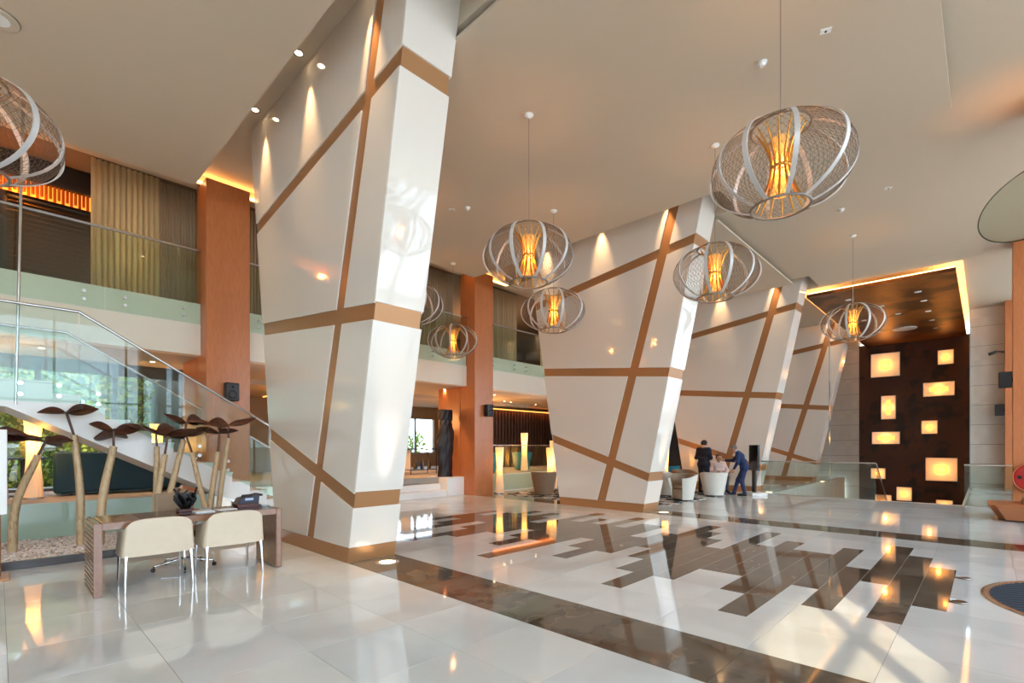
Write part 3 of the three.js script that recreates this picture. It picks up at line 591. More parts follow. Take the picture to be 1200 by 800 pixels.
stem([-9.6, 0.05, -2.55], [-9.65, 0.8, -2.4], [-9.7, 1.45, -2.28], [-9.7, 1.72, -2.2], [[zdir, 0.3, 0.08, 0.1, 0], [AW, 0.34, 0.1, 0.5, 0]], 'thin wooden stem slanting left beside the vase', 0.045);
stem([-9.7, 0.05, -2.5], [-9.68, 0.8, -2.58], [-9.65, 1.46, -2.66], [-9.65, 1.78, -2.68], [[zdir, 0.36, 0.1, 0.25, 0], [AW, 0.3, 0.12, 0.2, 0], [AW + 0.8, 0.22, 0.1, 0, 0.02]], 'wooden stem with a ring of dark leaves behind the telephone', 0.05);
stem([-9.8, 0.05, -2.68], [-9.78, 0.8, -2.74], [-9.7, 1.7, -2.84], [-9.7, 1.93, -2.84], [[zdir, 0.34, 0.12, 0.05, 0], [AW, 0.42, 0.07, 0.45, 0]], 'bowed wooden stem with a pointed dark leaf nearest the copper column', 0.045);

// ------------------------------------------------------------------ reception desk and chairs
{
  const d = thing('reception_desk', 'brown waterfall desk with slatted end, standing before the pebble bed', 'desk', [-6.9, 0, -1.6]);
  const th = 0.075, X0 = -0.36, X1 = 0.36, Z0 = 0.93, Z1 = -0.94, H = 0.76;
  mesh('top', rb(X0, X1, H - th, H, Z1 + th, Z0 - th, 0.006, 1), M.desk, d);
  mesh('top_inlay', bb(X0 + 0.02, X1 - 0.02, H, H + 0.003, Z1 + 0.05, Z0 - 0.42), M.deskTop, d);
  mesh('end_panel', rb(X0, X1, 0, H, Z1, Z1 + th, 0.02, 2), M.desk, d);
  mesh('end_core', bb(X0 + 0.01, X1 - 0.012, 0, H - 0.02, Z0 - th, Z0 - 0.02), M.black, d);
  for (let y = 0.0; y < H - 0.05; y += 0.047) mesh('slat', rb(X0, X1, y + 0.004, y + 0.039, Z0 - th, Z0, 0.006, 1), M.desk, d);
  for (let k = 0; k < 6; k++) mesh('slat', rb(X0, X1, H - 0.06, H + 0.003, Z0 - 0.062 * k - 0.062, Z0 - 0.062 * k - 0.018, 0.005, 1), M.desk, d);
  mesh('front_edge', [rb(X1 - 0.011, X1 + 0.004, 0, H - 0.003, Z0 - th, Z0 - 0.006, 0.003, 1), rb(X1 - 0.011, X1 + 0.004, H - th, H - 0.003, Z0 - 0.45, Z0 - th, 0.003, 1)], M.desk, d);
  mesh('corner_block', bb(X0 + 0.012, X1 - 0.012, H - th + 0.004, H - 0.012, Z0 - 0.42, Z0 - 0.02), M.black, d);
}
function visitorChair(at, label) {
  const c = thing('visitor_chair', label, 'chair', at, 0, 'cream chairs at the reception desk');   // back towards +x
  // shell: back wall that wraps forward into low arms
  const path = (u) => { const a = (u - 0.5) * 2, s = Math.sign(a), k = Math.abs(a); if (k < 0.55) return [0.245 - 0.03 * (k / 0.55) ** 2, s * 0.3 * k / 0.55]; const t = (k - 0.55) / 0.45, r = Math.min(1, t / 0.3); return [0.215 - 0.07 * r * r - Math.max(0, t - 0.3) / 0.7 * 0.3, s * (0.3 + 0.035 * Math.sin(r * Math.PI / 2))]; };
  const outer = (off) => (u, v) => { const [x, z] = path(u), k = Math.abs(u - 0.5) * 2, top = k < 0.5 ? 0.785 - 0.03 * (k / 0.5) ** 4 : Math.max(0.755 - 0.5 * (k - 0.5), 0.655 - 0.12 * (k - 0.7)), y = 0.39 + (top - 0.39) * v, fl = 1 + 0.05 * v; return [(x + (k < 0.55 ? -off : -off * 0.3)) * (k < 0.7 ? 1 + 0.12 * v : 1), y, (z - Math.sign(z) * (k >= 0.5 ? off : 0)) * (fl - 0.12 * v)]; };
  mesh('shell', [grid(40, 8, outer(0)), grid(40, 8, outer(0.045)), grid(40, 1, (u, v) => outer(v * 0.045)(u, 1)), grid(40, 1, (u, v) => outer(v * 0.045)(u, 0)), grid(1, 8, (u, v) => outer(u * 0.045)(0, v)), grid(1, 8, (u, v) => outer(u * 0.045)(1, v))], M.cream, c);
  mesh('seat', rb(-0.28, 0.2, 0.39, 0.47, -0.27, 0.27, 0.03, 3), M.cream, c);
  for (const [x, z] of [[0.2, 0.29], [0.2, -0.29], [-0.25, 0.28], [-0.25, -0.28]]) mesh('leg', taper([[x, 0.4, z], [x * 1.08, 0.2, z * 1.03], [x * 1.15, 0, z * 1.05]], [0.021, 0.015, 0.01], 4, 8), M.chrome, c);
}
visitorChair([-6.67, 0, -1.22], 'cream leather chair with chrome legs at the slatted end of the desk');
visitorChair([-6.66, 0, -1.96], 'cream leather chair with chrome legs in front of the telephone');
{
  const c = thing('task_chair', 'tan swivel chair with chrome star base behind the desk', 'chair', [-7.42, 0, -1.66], 0.2);
  for (let k = 0; k < 5; k++) { const a = k / 5 * Math.PI * 2 + 0.4, x = Math.cos(a), z = Math.sin(a); mesh('base_arm', taper([[x * 0.03, 0.12, z * 0.03], [x * 0.33, 0.075, z * 0.33]], [0.022, 0.014], 3, 8), M.chrome, c); mesh('caster', [cyl(0.026, 0.026, 0.02, 0, -0.01, 0, 14).rotateX(Math.PI / 2).rotateY(-a).translate(x * 0.34, 0.027, z * 0.34), rod([x * 0.33, 0.03, z * 0.33], [x * 0.33, 0.08, z * 0.33], 0.009)], M.blackGloss, c); }
  mesh('gas_lift', cyl(0.026, 0.026, 0.32, 0, 0.1, 0), M.chrome, c);
  mesh('seat', rb(-0.25, 0.25, 0.41, 0.49, -0.25, 0.25, 0.035, 3), M.taupe, c);
  mesh('backrest', rb(-0.29, -0.22, 0.5, 0.95, -0.23, 0.23, 0.03, 3), M.taupe, c);
  for (const s of [-1, 1]) mesh('armrest', tube([[-0.24, 0.46, s * 0.24], [-0.2, 0.66, s * 0.28], [0.15, 0.66, s * 0.28], [0.2, 0.46, s * 0.24]], 0.014, 20, 8), M.chrome, c);
}
{
  const v = thing('openwork_vase', 'black openwork vase on the reception desk', 'vase', [-7.02, 0.763, -1.58]);
  mesh('bowl', lathe([[0, 0.03], [0.05, 0.035], [0.075, 0.07], [0.095, 0.13], [0.108, 0.22], [0.102, 0.22], [0.088, 0.13], [0.066, 0.075], [0, 0.05]], 28), M.blackGloss, v);
  for (let k = 0; k < 9; k++) { const a = k / 9 * 6.283, h = 0.24 + 0.05 * Math.sin(k * 2.3); mesh('frond', tube([[Math.cos(a) * 0.07, 0.07, Math.sin(a) * 0.07], [Math.cos(a + 0.25) * 0.112, 0.15, Math.sin(a + 0.25) * 0.112], [Math.cos(a + 0.5) * 0.108, h * 0.85, Math.sin(a + 0.5) * 0.108], [Math.cos(a + 0.8) * 0.12, h, Math.sin(a + 0.8) * 0.12]], 0.011, 12, 6), M.black, v); }
  mesh('foot', rb(-0.08, 0.08, 0, 0.035, -0.08, 0.08, 0.006, 1), mat([70, 32, 24], 0.3), v);
  single('leaflet', [rb(-0.08, 0.08, 0, 0.012, -0.1, 0.1, 0.003, 1)], M.paper, 'pale folded leaflet lying beside the vase', 'leaflet', null, [-6.8, 0.763, -1.72]);
  single('notepad', [rb(-0.07, 0.07, 0, 0.008, -0.11, 0.11, 0.003, 1)], M.paper, 'thin white notepad lying between vase and telephone', 'notepad', null, [-6.85, 0.763, -1.98]);
  const t = thing('telephone', 'dark blue desk telephone on a reddish stand', 'telephone', [-6.98, 0.763, -2.26]);
  mesh('stand', prismX([[-0.13, 0], [0.13, 0], [0.15, 0.045], [-0.12, 0.05]], -0.09, 0.09, 0.004), mat([78, 30, 22], 0.35), t);
  mesh('body', prismX([[-0.12, 0.05], [0.14, 0.045], [0.1, 0.12], [-0.13, 0.17]], -0.09, 0.09, 0.006), mat([18, 22, 44], 0.35), t);
  mesh('handset', [rb(-0.1, 0.1, 0.15, 0.18, -0.15, -0.1, 0.012, 2).rotateX(-0.1), rb(-0.02, 0.02, 0.12, 0.16, -0.1, 0.06, 0.012, 2)], M.black, t);
  mesh('display', bb(0.091, 0.094, 0.09, 0.12, -0.05, 0.05), mat([180, 196, 220], 0.2), t);
  single('mint_bowl', [lathe([[0, 0], [0.03, 0.003], [0.05, 0.03], [0.046, 0.03], [0.028, 0.008], [0, 0.006]], 20), ball(0.016, 0.01, 0.02, 0), ball(0.016, -0.015, 0.02, 0.01), ball(0.015, 0, 0.03, -0.012)], M.paper, 'small white bowl of mints right of the telephone', 'bowl', null, [-6.85, 0.763, -2.44]);
}
{ // edge of a tall white board at the left border
  const s = thing('white_board_stand', 'edge of a tall white notice board by the pebble bed', 'notice board', [-8.35, 0, 0.3]);
  mesh('board', rb(-0.03, 0.03, 0.75, 1.75, -0.38, 0.4, 0.008, 1), M.white, s);
  mesh('post', [cyl(0.03, 0.03, 0.8, 0, 0, -0.3), cyl(0.03, 0.03, 0.8, 0, 0, 0.3)], M.bronze, s); mesh('foot', rb(-0.2, 0.2, 0, 0.03, -0.4, 0.4, 0.008, 1), M.bronze, s);
}

// ------------------------------------------------------------------ lounge: tub chairs, lanterns, sculpture
function tubChair(at, turn, outer, inner, label, group) {  // open side towards +x
  const c = thing('tub_chair', label, 'armchair', at, turn, group), A = 0.62;
  const prof = (a) => 0.44 + 0.3 * sst(0.75, 1.7, Math.abs(a));
  const f = (r0, r1, y0) => (u, v) => { const a = A + (Math.PI * 2 - 2 * A) * u, t = Math.abs(a - Math.PI), top = 0.74 - 0.1 * sst(1.2, 2.4, t), y = y0 + (top - y0) * v, r = r0 + (r1 - r0) * v; return [Math.cos(a) * r, y, Math.sin(a) * r]; };
  mesh('shell', [grid(36, 6, f(0.29, 0.42, 0.03)), grid(36, 1, (u, v) => f(0.29, 0.42 - 0.07 * v, 0.03)(u, 1)), grid(1, 6, (u, v) => { const p = f(0.29, 0.42, 0.03)(0, v), q = f(0.22, 0.35, 0.03)(0, v); return mixc(p, q, u); }), grid(1, 6, (u, v) => { const p = f(0.29, 0.42, 0.03)(1, v), q = f(0.22, 0.35, 0.03)(1, v); return mixc(p, q, u); })], outer, c);
  mesh('lining', [grid(36, 6, f(0.22, 0.35, 0.03)), lathe([[0, 0.03], [0.285, 0.03], [0.295, 0.08], [0.3, 0.33], [0, 0.33]], 28)], inner, c);
  mesh('cushion', lathe([[0, 0.33], [0.26, 0.33], [0.29, 0.36], [0.29, 0.4], [0.25, 0.43], [0, 0.44]], 28), inner, c);
  mesh('plinth', cyl(0.25, 0.25, 0.03, 0, 0, 0, 24), M.black, c);
  return c;
}
tubChair([-10.15, 0.012, -12.05], 2.3, M.taupe, M.taupe, 'tan tub armchair on the rug in front of the platform lanterns');
tubChair([-6.28, 0.012, -13.62], 4.5, M.ivory, M.taupe, 'pale tub armchair with tan inside at the foot of the second pillar');
tubChair([-6.15, 0.012, -15.55], 2.35, M.ivory, M.ivory, 'silvery tub armchair with its back to the entrance in front of the standing man');
tubChair([-7.2, 0.012, -14.6], 0.4, M.ivory, M.ivory, 'pale tub armchair half hidden behind the second pillar');
tubChair([-6.55, 0.012, -16.95], -0.9, M.taupe, M.taupe, 'tan tub armchair with the seated man in it');
tubChair([-7.45, 0.012, -16.3], -0.3, M.taupe, M.taupe, 'tan tub armchair left of the standing man');
single('lounge_rug', bb(-8.2, -5.98, 0.001, 0.012, -17.3, -12.1), M.carpet, 'black and white flecked rug under the pale tub armchairs', 'rug');
single('lounge_rug', bb(-11.4, -8.7, 0.001, 0.012, -13.8, -11.3), M.carpet, 'black and white flecked rug under the tan armchair', 'rug');
{
  const t = thing('coffee_table', 'low dark coffee table between the lounge armchairs', 'table', [-7.0, 0.012, -15.5]);
  mesh('top', cyl(0.4, 0.4, 0.03, 0, 0.38, 0, 32), M.blackGloss, t); mesh('leg', cyl(0.03, 0.03, 0.38, 0, 0, 0), M.chrome, t); mesh('base', cyl(0.25, 0.25, 0.015, 0, 0, 0, 28), M.chrome, t);
  const u = thing('side_table', 'small chrome side table beside the tan armchair', 'table', [-9.25, 0.016, -12.55]);
  mesh('top', cyl(0.22, 0.22, 0.015, 0, 0.45, 0, 28), M.blackGloss, u); for (let k = 0; k < 3; k++) mesh('leg', rod([Math.cos(k * 2.09) * 0.05, 0.45, Math.sin(k * 2.09) * 0.05], [Math.cos(k * 2.09) * 0.2, 0, Math.sin(k * 2.09) * 0.2], 0.01), M.chrome, u);
}
function lantern(at, h, label, power = 6) {
  const l = thing('floor_lantern', label, 'lamp', at, 0, 'pleated floor lanterns');
  const prof = [], n = 12; for (let i = 0; i <= n; i++) { const t = i / n; prof.push([0.115 + 0.035 * Math.cos((t - 0.02) * Math.PI * 2) * 0.6, 0.03 + (h - 0.03) * t]); }
  const g = lathe(prof, 48), p = g.attributes.position; for (let i = 0; i < p.count; i++) { const a = Math.atan2(p.getZ(i), p.getX(i)), k = 1 + 0.045 * Math.cos(a * 16); p.setX(i, p.getX(i) * k); p.setZ(i, p.getZ(i) * k); } g.computeVertexNormals();
  mesh('lamp_shade', g, mat([255, 246, 228], 0.95, { transmission: 0.5, thickness: 0 }), l);
  mesh('lamp_tube', cyl(0.045, 0.045, 0.42, 0, h * 0.52, 0, 12), mat([255, 210, 120], 0.6, { emissive: new THREE.Color(1, 0.56, 0.12), emissiveIntensity: 7 }), l);
  mesh('base', cyl(0.15, 0.15, 0.03, 0, 0, 0, 28), M.steel, l);
  point([at[0], at[1] + h * 0.52 + 0.21, at[2]], power * 0.4, 0xffa848, 3);
}
lantern([-11.55, 0, -11.45], 1.53, 'pleated glowing lantern standing against the copper column', 7);
lantern([-13.0, PLAT, -14.25], 1.5, 'pleated glowing lantern on the platform behind the tan armchair', 8);
lantern([-11.0, 0.012, -13.4], 1.5, 'pleated glowing lantern on the rug behind the tan armchair', 7);
lantern([-11.3, 0.012, -13.95], 1.75, 'taller pleated glowing lantern at the edge of the second pillar', 7);
lantern([-8.3, 0, -16.6], 1.6, 'pleated glowing lantern beside the third pillar', 9);
lantern([-12.75, PLAT, -0.46], 1.66, 'pleated orange lantern on the platform behind the leftmost stems', 14);
lantern([-14.1, PLAT, -2.6], 1.5, 'pleated orange lantern seen through the stair glass', 14);
for (const [x, z, label] of [[-13.2, -12.45, 'turquoise tub chair left of the platform lantern'], [-13.9, -15.1, 'turquoise tub chair right of the platform lantern'], [-9.6, -19.6, 'turquoise tub chair seen beside the second pillar edge']]) tubChair([x, z < -17 ? 0 : PLAT, z], 2.6, M.blue, M.blue, label);
{ // low glass railing at the platform edge
  const r = thing('platform_railing', 'low glass railing at the platform edge behind the lanterns', 'railing', [-12.27, PLAT, -14.2]);
  for (let k = 0; k < 3; k++) mesh('glass_pane', bb(-0.006, 0.006, -0.3, 1.0, 2.95 - 1.95 * k - 0.01, 2.95 - 1.95 * (k + 1) + 0.01), M.green, r);
  mesh('handrail', bb(-0.02, 0.02, 1.0, 1.03, -2.9, 2.95), M.steel, r);
}
{ // dark carved torso
  const t = thing('torso_sculpture', 'tall dark carved wooden torso on the white podium', 'sculpture', [-12.55, PLAT, -9.99]);
  const rings = [[0, 0.21, 0.16, 0], [0.25, 0.2, 0.16, 0.02], [0.6, 0.21, 0.16, 0.03], [0.95, 0.235, 0.17, 0.01], [1.25, 0.25, 0.18, -0.02], [1.45, 0.22, 0.17, -0.02], [1.65, 0.18, 0.14, 0], [1.8, 0.16, 0.13, 0.02], [1.95, 0.17, 0.14, 0.02], [2.15, 0.17, 0.14, 0.02]];
  const ring = (k) => { const f = k * (rings.length - 1), i = Math.min(rings.length - 2, Math.floor(f)); return mixc(rings[i], rings[i + 1], f - i); };
  const side = (u, v) => { const [y, rz, rx, off] = ring(v), a = u * Math.PI * 2, cut = 1 + 0.1 * Math.sin(a * 5 + v * 9) * Math.sin(v * 23 + a * 2) - 0.12 * Math.exp(-(((a - 0.15) % 6.28) ** 2) * 60), q = v > 0.8 ? 1 / Math.max(Math.abs(Math.cos(a)), Math.abs(Math.sin(a))) : 1, k = 1 + (q - 1) * 0.8; return [Math.cos(a) * rx * cut * k, y, off + Math.sin(a) * rz * 1.25 * cut * k]; };
  mesh('carving', [grid(48, 40, side), grid(48, 1, (u, v) => { const p = side(u, 1); return [p[0] * v, 2.15, 0.02 + (p[2] - 0.02) * v]; })], mat([24, 20, 27], 0.5), t);
  const h = mesh('head_block', rb(-0.1, 0.12, 1.8, 2.13, -0.2, -0.03, 0.01, 1), mat([48, 40, 44], 0.45), t); h.rotation.y = 0.1;
  spot([-12.2, SOF - 0.04, -9.0], [-12.6, 1.2, -10.0], 14, 0.5, 0xffc890);
}

// ------------------------------------------------------------------ people
function field(bones, res, k) {                           // bones: [ax,ay,az, bx,by,bz, ra, rb, colour]
  const lo = [1e9, 1e9, 1e9], hi = [-1e9, -1e9, -1e9];
  for (const b of bones) for (let i = 0; i < 3; i++) { const r = Math.max(b[6], b[7]) * 1.15 + 0.01; lo[i] = Math.min(lo[i], b[i] - r, b[i + 3] - r); hi[i] = Math.max(hi[i], b[i] + r, b[i + 3] + r); }
  const half = Math.max(hi[0] - lo[0], hi[1] - lo[1], hi[2] - lo[2]) / 2 * 1.08, c = lo.map((a, i) => (a + hi[i]) / 2);
  const mc = new MarchingCubes(res, M.black, false, false, 60000);
  mc.isolation = 0;
  const d1 = (b, x, y, z) => {
    const px = x - b[0], py = y - b[1], pz = z - b[2], vx = b[3] - b[0], vy = b[4] - b[1], vz = b[5] - b[2];
    const t = Math.max(0, Math.min(1, (px * vx + py * vy + pz * vz) / (vx * vx + vy * vy + vz * vz + 1e-9)));
    const qx = px - vx * t, qy = py - vy * t, qz = pz - vz * t;
    return Math.sqrt(qx * qx + qy * qy + qz * qz) - (b[6] + (b[7] - b[6]) * t);
  };
  const dist = (x, y, z) => { let s = 1e3; for (const b of bones) { const d = d1(b, x, y, z), h = Math.max(0, k - Math.abs(s - d)) / k; s = Math.min(s, d) - h * h * k * 0.25; } return s; };
  const at = (i) => (i - res / 2) / (res / 2) * half;
  for (let z = 0; z < res; z++) for (let y = 0; y < res; y++) for (let x = 0; x < res; x++) mc.field[x + y * res + z * res * res] = -dist(c[0] + at(x), c[1] + at(y), c[2] + at(z));
  mc.update();
  const n = mc.count, pos = new Float32Array(n * 3), nor = new Float32Array(n * 3), col = new Float32Array(n * 3), tmp = new THREE.Color();
  for (let i = 0; i < n; i++) {
    const x = c[0] + mc.positionArray[i * 3] * half, y = c[1] + mc.positionArray[i * 3 + 1] * half, z = c[2] + mc.positionArray[i * 3 + 2] * half, e = 0.003;
    pos.set([x, y, z], i * 3);
    const nx = dist(x + e, y, z) - dist(x - e, y, z), ny = dist(x, y + e, z) - dist(x, y - e, z), nz = dist(x, y, z + e) - dist(x, y, z - e), l = Math.hypot(nx, ny, nz) || 1;
    nor.set([nx / l, ny / l, nz / l], i * 3);
    let best = 1e9, cc = 0; for (const b of bones) { const d = d1(b, x, y, z); if (d < best) { best = d; cc = b[8]; } }
    tmp.setRGB(cc[0] / 255, cc[1] / 255, cc[2] / 255, THREE.SRGBColorSpace); col.set([tmp.r, tmp.g, tmp.b], i * 3);
  }
  const g = new THREE.BufferGeometry();
  g.setAttribute('position', new THREE.BufferAttribute(pos, 3)); g.setAttribute('normal', new THREE.BufferAttribute(nor, 3)); g.setAttribute('color', new THREE.BufferAttribute(col, 3));
  return g;
}
function body(name, sets, parent) {                       // trunk and limbs, head and hands each on a grid of its own, joined
  return mesh(name, mergeGeometries(sets.map(([bones, res, k]) => field(bones, res, k))), mat([255, 255, 255], 0.75, { vertexColors: true }), parent, true);
}
const SKIN = [196, 146, 118], NAVY = [22, 26, 44], BLUE = [26, 42, 84], SHOE = [20, 18, 18], SHIRT = [232, 206, 200];
function hand(p, dir, side, out) {                        // palm and five bent fingers from wrist p along dir
  const d = V(...dir).normalize(), s = V(...side).normalize(), n = new THREE.Vector3().crossVectors(d, s), P = V(...p), B = [];
  const q = (a, b, c) => P.clone().addScaledVector(d, a).addScaledVector(s, b).addScaledVector(n, c).toArray();
  B.push([...q(0.0, 0, 0), ...q(0.085, 0, 0), 0.026, 0.03, SKIN], [...q(0.04, 0.018, 0), ...q(0.085, 0.024, 0), 0.018, 0.016, SKIN], [...q(0.04, -0.018, 0), ...q(0.085, -0.024, 0), 0.018, 0.016, SKIN]);
  [[0.03, 0.068], [0.01, 0.078], [-0.011, 0.072], [-0.031, 0.056]].forEach(([b, l]) => { B.push([...q(0.09, b, 0), ...q(0.09 + l * 0.55, b * 1.08, 0.008), 0.0095, 0.0088, SKIN], [...q(0.09 + l * 0.55, b * 1.08, 0.008), ...q(0.09 + l * 0.9, b * 1.05, 0.032), 0.0088, 0.0075, SKIN]); });
  B.push([...q(0.02, 0.03, 0), ...q(0.06, 0.058, 0.012), 0.012, 0.0105, SKIN], [...q(0.06, 0.058, 0.012), ...q(0.092, 0.06, 0.026), 0.0105, 0.009, SKIN]);
  (out.hands ??= []).push(B);
}
function person(at, turn, label, o) {                      // figure looks along +z
  const g = thing('person', label, 'person', at, turn), { B, head, hair } = o;
  const [hx, hy, hz] = head.c, tilt = head.tilt || 0, c = Math.cos(tilt), s = Math.sin(tilt), H = (x, y, z) => [hx + x, hy + y * c - z * s, hz + y * s + z * c];
  const D = [[...H(0, 0.03, -0.015), ...H(0, 0.035, 0.02), 0.092, 0.088, SKIN], [...H(0, -0.05, 0.02), ...H(0, -0.085, 0.05), 0.07, 0.048, SKIN], [...H(0, -0.1, -0.02), ...o.neck, 0.055, 0.062, SKIN]];
  body('body', [[B, 72, 0.035], [D, 40, 0.03], ...(B.hands || []).map((h) => [h, 40, 0.008])], g);
  const F = [];
  for (const e of [-1, 1]) { F.push(ball(0.013, ...H(e * 0.033, 0.0, 0.097), 8, 6)); F.push(ball(0.022, ...H(e * 0.096, -0.01, 0.0), 8, 6).scale(1, 1, 1)); }
  F.push(taper([H(0, 0.015, 0.1), H(0, -0.02, 0.118), H(0, -0.03, 0.105)], [0.01, 0.016, 0.014], 6, 8), taper([H(-0.025, -0.062, 0.092), H(0, -0.064, 0.1), H(0.025, -0.062, 0.092)], [0.004, 0.007, 0.004], 6, 6));
  mesh('face', F, mat([176, 122, 100], 0.6), g);
  const hg = new THREE.SphereGeometry(0.107, 22, 16), p = hg.attributes.position;
  for (let i = 0; i < p.count; i++) { let [x, y, z] = [p.getX(i), p.getY(i), p.getZ(i)]; if (z > 0.03) { y = Math.max(y, 0.035 + 0.2 * (z - 0.03)); z = Math.min(z, 0.085); } else y = Math.max(y, -0.075); const k = 1 + 0.04 * hash(i, 3, 9); p.setXYZ(i, ...H(x * k * 0.95, 0.03 + y * k, -0.005 + z * k)); }
  hg.computeVertexNormals();
  mesh('hair', hg, mat(hair, 0.8), g);
  return g;
}
function standing(suit, reach) {
  const B = [], S = suit;
  // legs, shoes, torso with jacket, arms
  B.push([0.1, 0.92, 0, 0.11, 0.5, 0.02, 0.1, 0.072, S], [0.11, 0.5, 0.02, 0.12, 0.1, -0.02, 0.072, 0.055, S], [0.12, 0.05, -0.03, 0.13, 0.04, 0.16, 0.045, 0.036, SHOE]);
  B.push([-0.1, 0.92, 0, -0.11, 0.5, 0.02, 0.1, 0.072, S], [-0.11, 0.5, 0.02, -0.12, 0.1, -0.02, 0.072, 0.055, S], [-0.12, 0.05, -0.03, -0.13, 0.04, 0.16, 0.045, 0.036, SHOE]);
  B.push([-0.09, 0.95, 0, 0.09, 0.95, 0, 0.135, 0.135, S], [-0.06, 1.12, 0.01, 0.06, 1.12, 0.01, 0.135, 0.135, S], [-0.1, 1.32, 0, 0.1, 1.32, 0, 0.13, 0.13, S], [-0.17, 1.44, -0.01, 0.17, 1.44, -0.01, 0.075, 0.075, S], [0, 1.44, 0, 0, 1.52, 0.005, 0.07, 0.06, [225, 225, 228]]);
  for (const e of [-1, 1]) {
    B.push([e * 0.2, 1.43, 0, e * 0.27, 1.16, -0.02, 0.062, 0.052, S], [e * 0.27, 1.16, -0.02, e * 0.12, 1.12, 0.24, 0.052, 0.04, S]);
    hand([e * 0.12, 1.12, 0.24], [-e * 0.75, 0.05, 0.5], [0, 1, 0.2], B);
  }
  return { B, neck: [0, 1.5, 0], head: { c: [0, 1.62, 0.02], tilt: 0.2 }, hair: [52, 40, 32] };
}
person([-6.78, 0.012, -16.3], 3.0, 'standing man in a dark navy suit seen from behind, arms folded in front', standing(NAVY));
{ // stooping man in mid step, one arm out
  const B = [], S = BLUE;
  B.push([0.08, 0.86, 0, 0.09, 0.47, 0.06, 0.1, 0.07, S], [0.09, 0.47, 0.06, 0.09, 0.1, -0.03, 0.07, 0.052, S], [0.09, 0.05, -0.04, 0.1, 0.04, 0.15, 0.045, 0.036, SHOE]);
  B.push([-0.08, 0.86, 0, -0.09, 0.5, 0.18, 0.1, 0.07, S], [-0.09, 0.5, 0.18, -0.09, 0.12, 0.3, 0.07, 0.052, S], [-0.09, 0.06, 0.28, -0.1, 0.05, 0.46, 0.045, 0.036, [30, 50, 80]]);
  B.push([-0.08, 0.9, -0.01, 0.08, 0.9, -0.01, 0.135, 0.135, S], [-0.06, 1.06, 0.05, 0.06, 1.06, 0.05, 0.135, 0.135, S], [-0.09, 1.23, 0.12, 0.09, 1.23, 0.12, 0.13, 0.13, S], [-0.15, 1.33, 0.16, 0.15, 1.33, 0.16, 0.08, 0.08, S], [0, 1.34, 0.19, 0, 1.4, 0.22, 0.066, 0.058, [196, 206, 226]]);
  B.push([0.19, 1.32, 0.16, 0.25, 1.06, 0.16, 0.062, 0.052, S], [0.25, 1.06, 0.16, 0.22, 0.86, 0.26, 0.052, 0.04, S]); hand([0.22, 0.86, 0.26], [0, -0.9, 0.35], [0, 0.3, 1], B);
  B.push([-0.19, 1.32, 0.18, -0.22, 1.1, 0.34, 0.062, 0.052, S], [-0.22, 1.1, 0.34, -0.16, 1.1, 0.56, 0.052, 0.038, S]); hand([-0.16, 1.1, 0.56], [0.1, 0, 1], [1, 0.3, 0], B);
  person([-5.46, 0.0, -16.2], -1.35, 'stooping grey haired man in a bright navy suit stepping past the black screen', { B, neck: [0, 1.39, 0.21], head: { c: [0, 1.48, 0.3], tilt: 0.45 }, hair: [120, 108, 98] });
}
{ // seated man
  const B = [], S = SHIRT, D = [70, 66, 70], y = 0.43;
  for (const e of [-1, 1]) {
    B.push([e * 0.1, y + 0.1, 0, e * 0.13, y + 0.1, 0.4, 0.09, 0.07, D], [e * 0.13, y + 0.1, 0.4, e * 0.13, 0.12, 0.44, 0.068, 0.05, D], [e * 0.13, 0.06, 0.42, e * 0.14, 0.05, 0.6, 0.045, 0.036, SHOE]);
    B.push([e * 0.19, y + 0.52, -0.1, e * 0.28, y + 0.28, -0.02, 0.06, 0.05, S], [e * 0.28, y + 0.28, -0.02, e * 0.14, y + 0.24, 0.2, 0.048, 0.036, S]); hand([e * 0.14, y + 0.24, 0.2], [-e * 0.6, 0, 0.7], [0, 1, 0], B);
  }
  B.push([-0.09, y + 0.12, 0, 0.09, y + 0.12, 0, 0.13, 0.13, D], [-0.07, y + 0.27, -0.05, 0.07, y + 0.27, -0.05, 0.13, 0.13, S], [-0.1, y + 0.43, -0.09, 0.1, y + 0.43, -0.09, 0.125, 0.125, S], [-0.16, y + 0.54, -0.1, 0.16, y + 0.54, -0.1, 0.072, 0.072, S]);
  person([-6.5, 0.012, -16.9], 0.65, 'seated man in a pale pink shirt in the tan armchair', { B, neck: [0, y + 0.6, -0.09], head: { c: [0, y + 0.72, -0.05], tilt: 0.3 }, hair: [96, 66, 50] });
}
{ // black display totem
  const t = thing('display_totem', 'black display screen on a post with a white foot plate', 'display', [-5.36, 0, -16.82], -0.76);
  mesh('screen_case', rb(-0.27, 0.27, 0.78, 1.6, -0.035, 0.035, 0.008, 1), M.blackGloss, t);
  mesh('post', rb(-0.09, 0.09, 0.05, 0.8, -0.03, 0.03, 0.004, 1), M.black, t);
  mesh('foot_plate', rb(-0.34, 0.34, 0, 0.09, -0.25, 0.25, 0.008, 1), M.white, t);
}
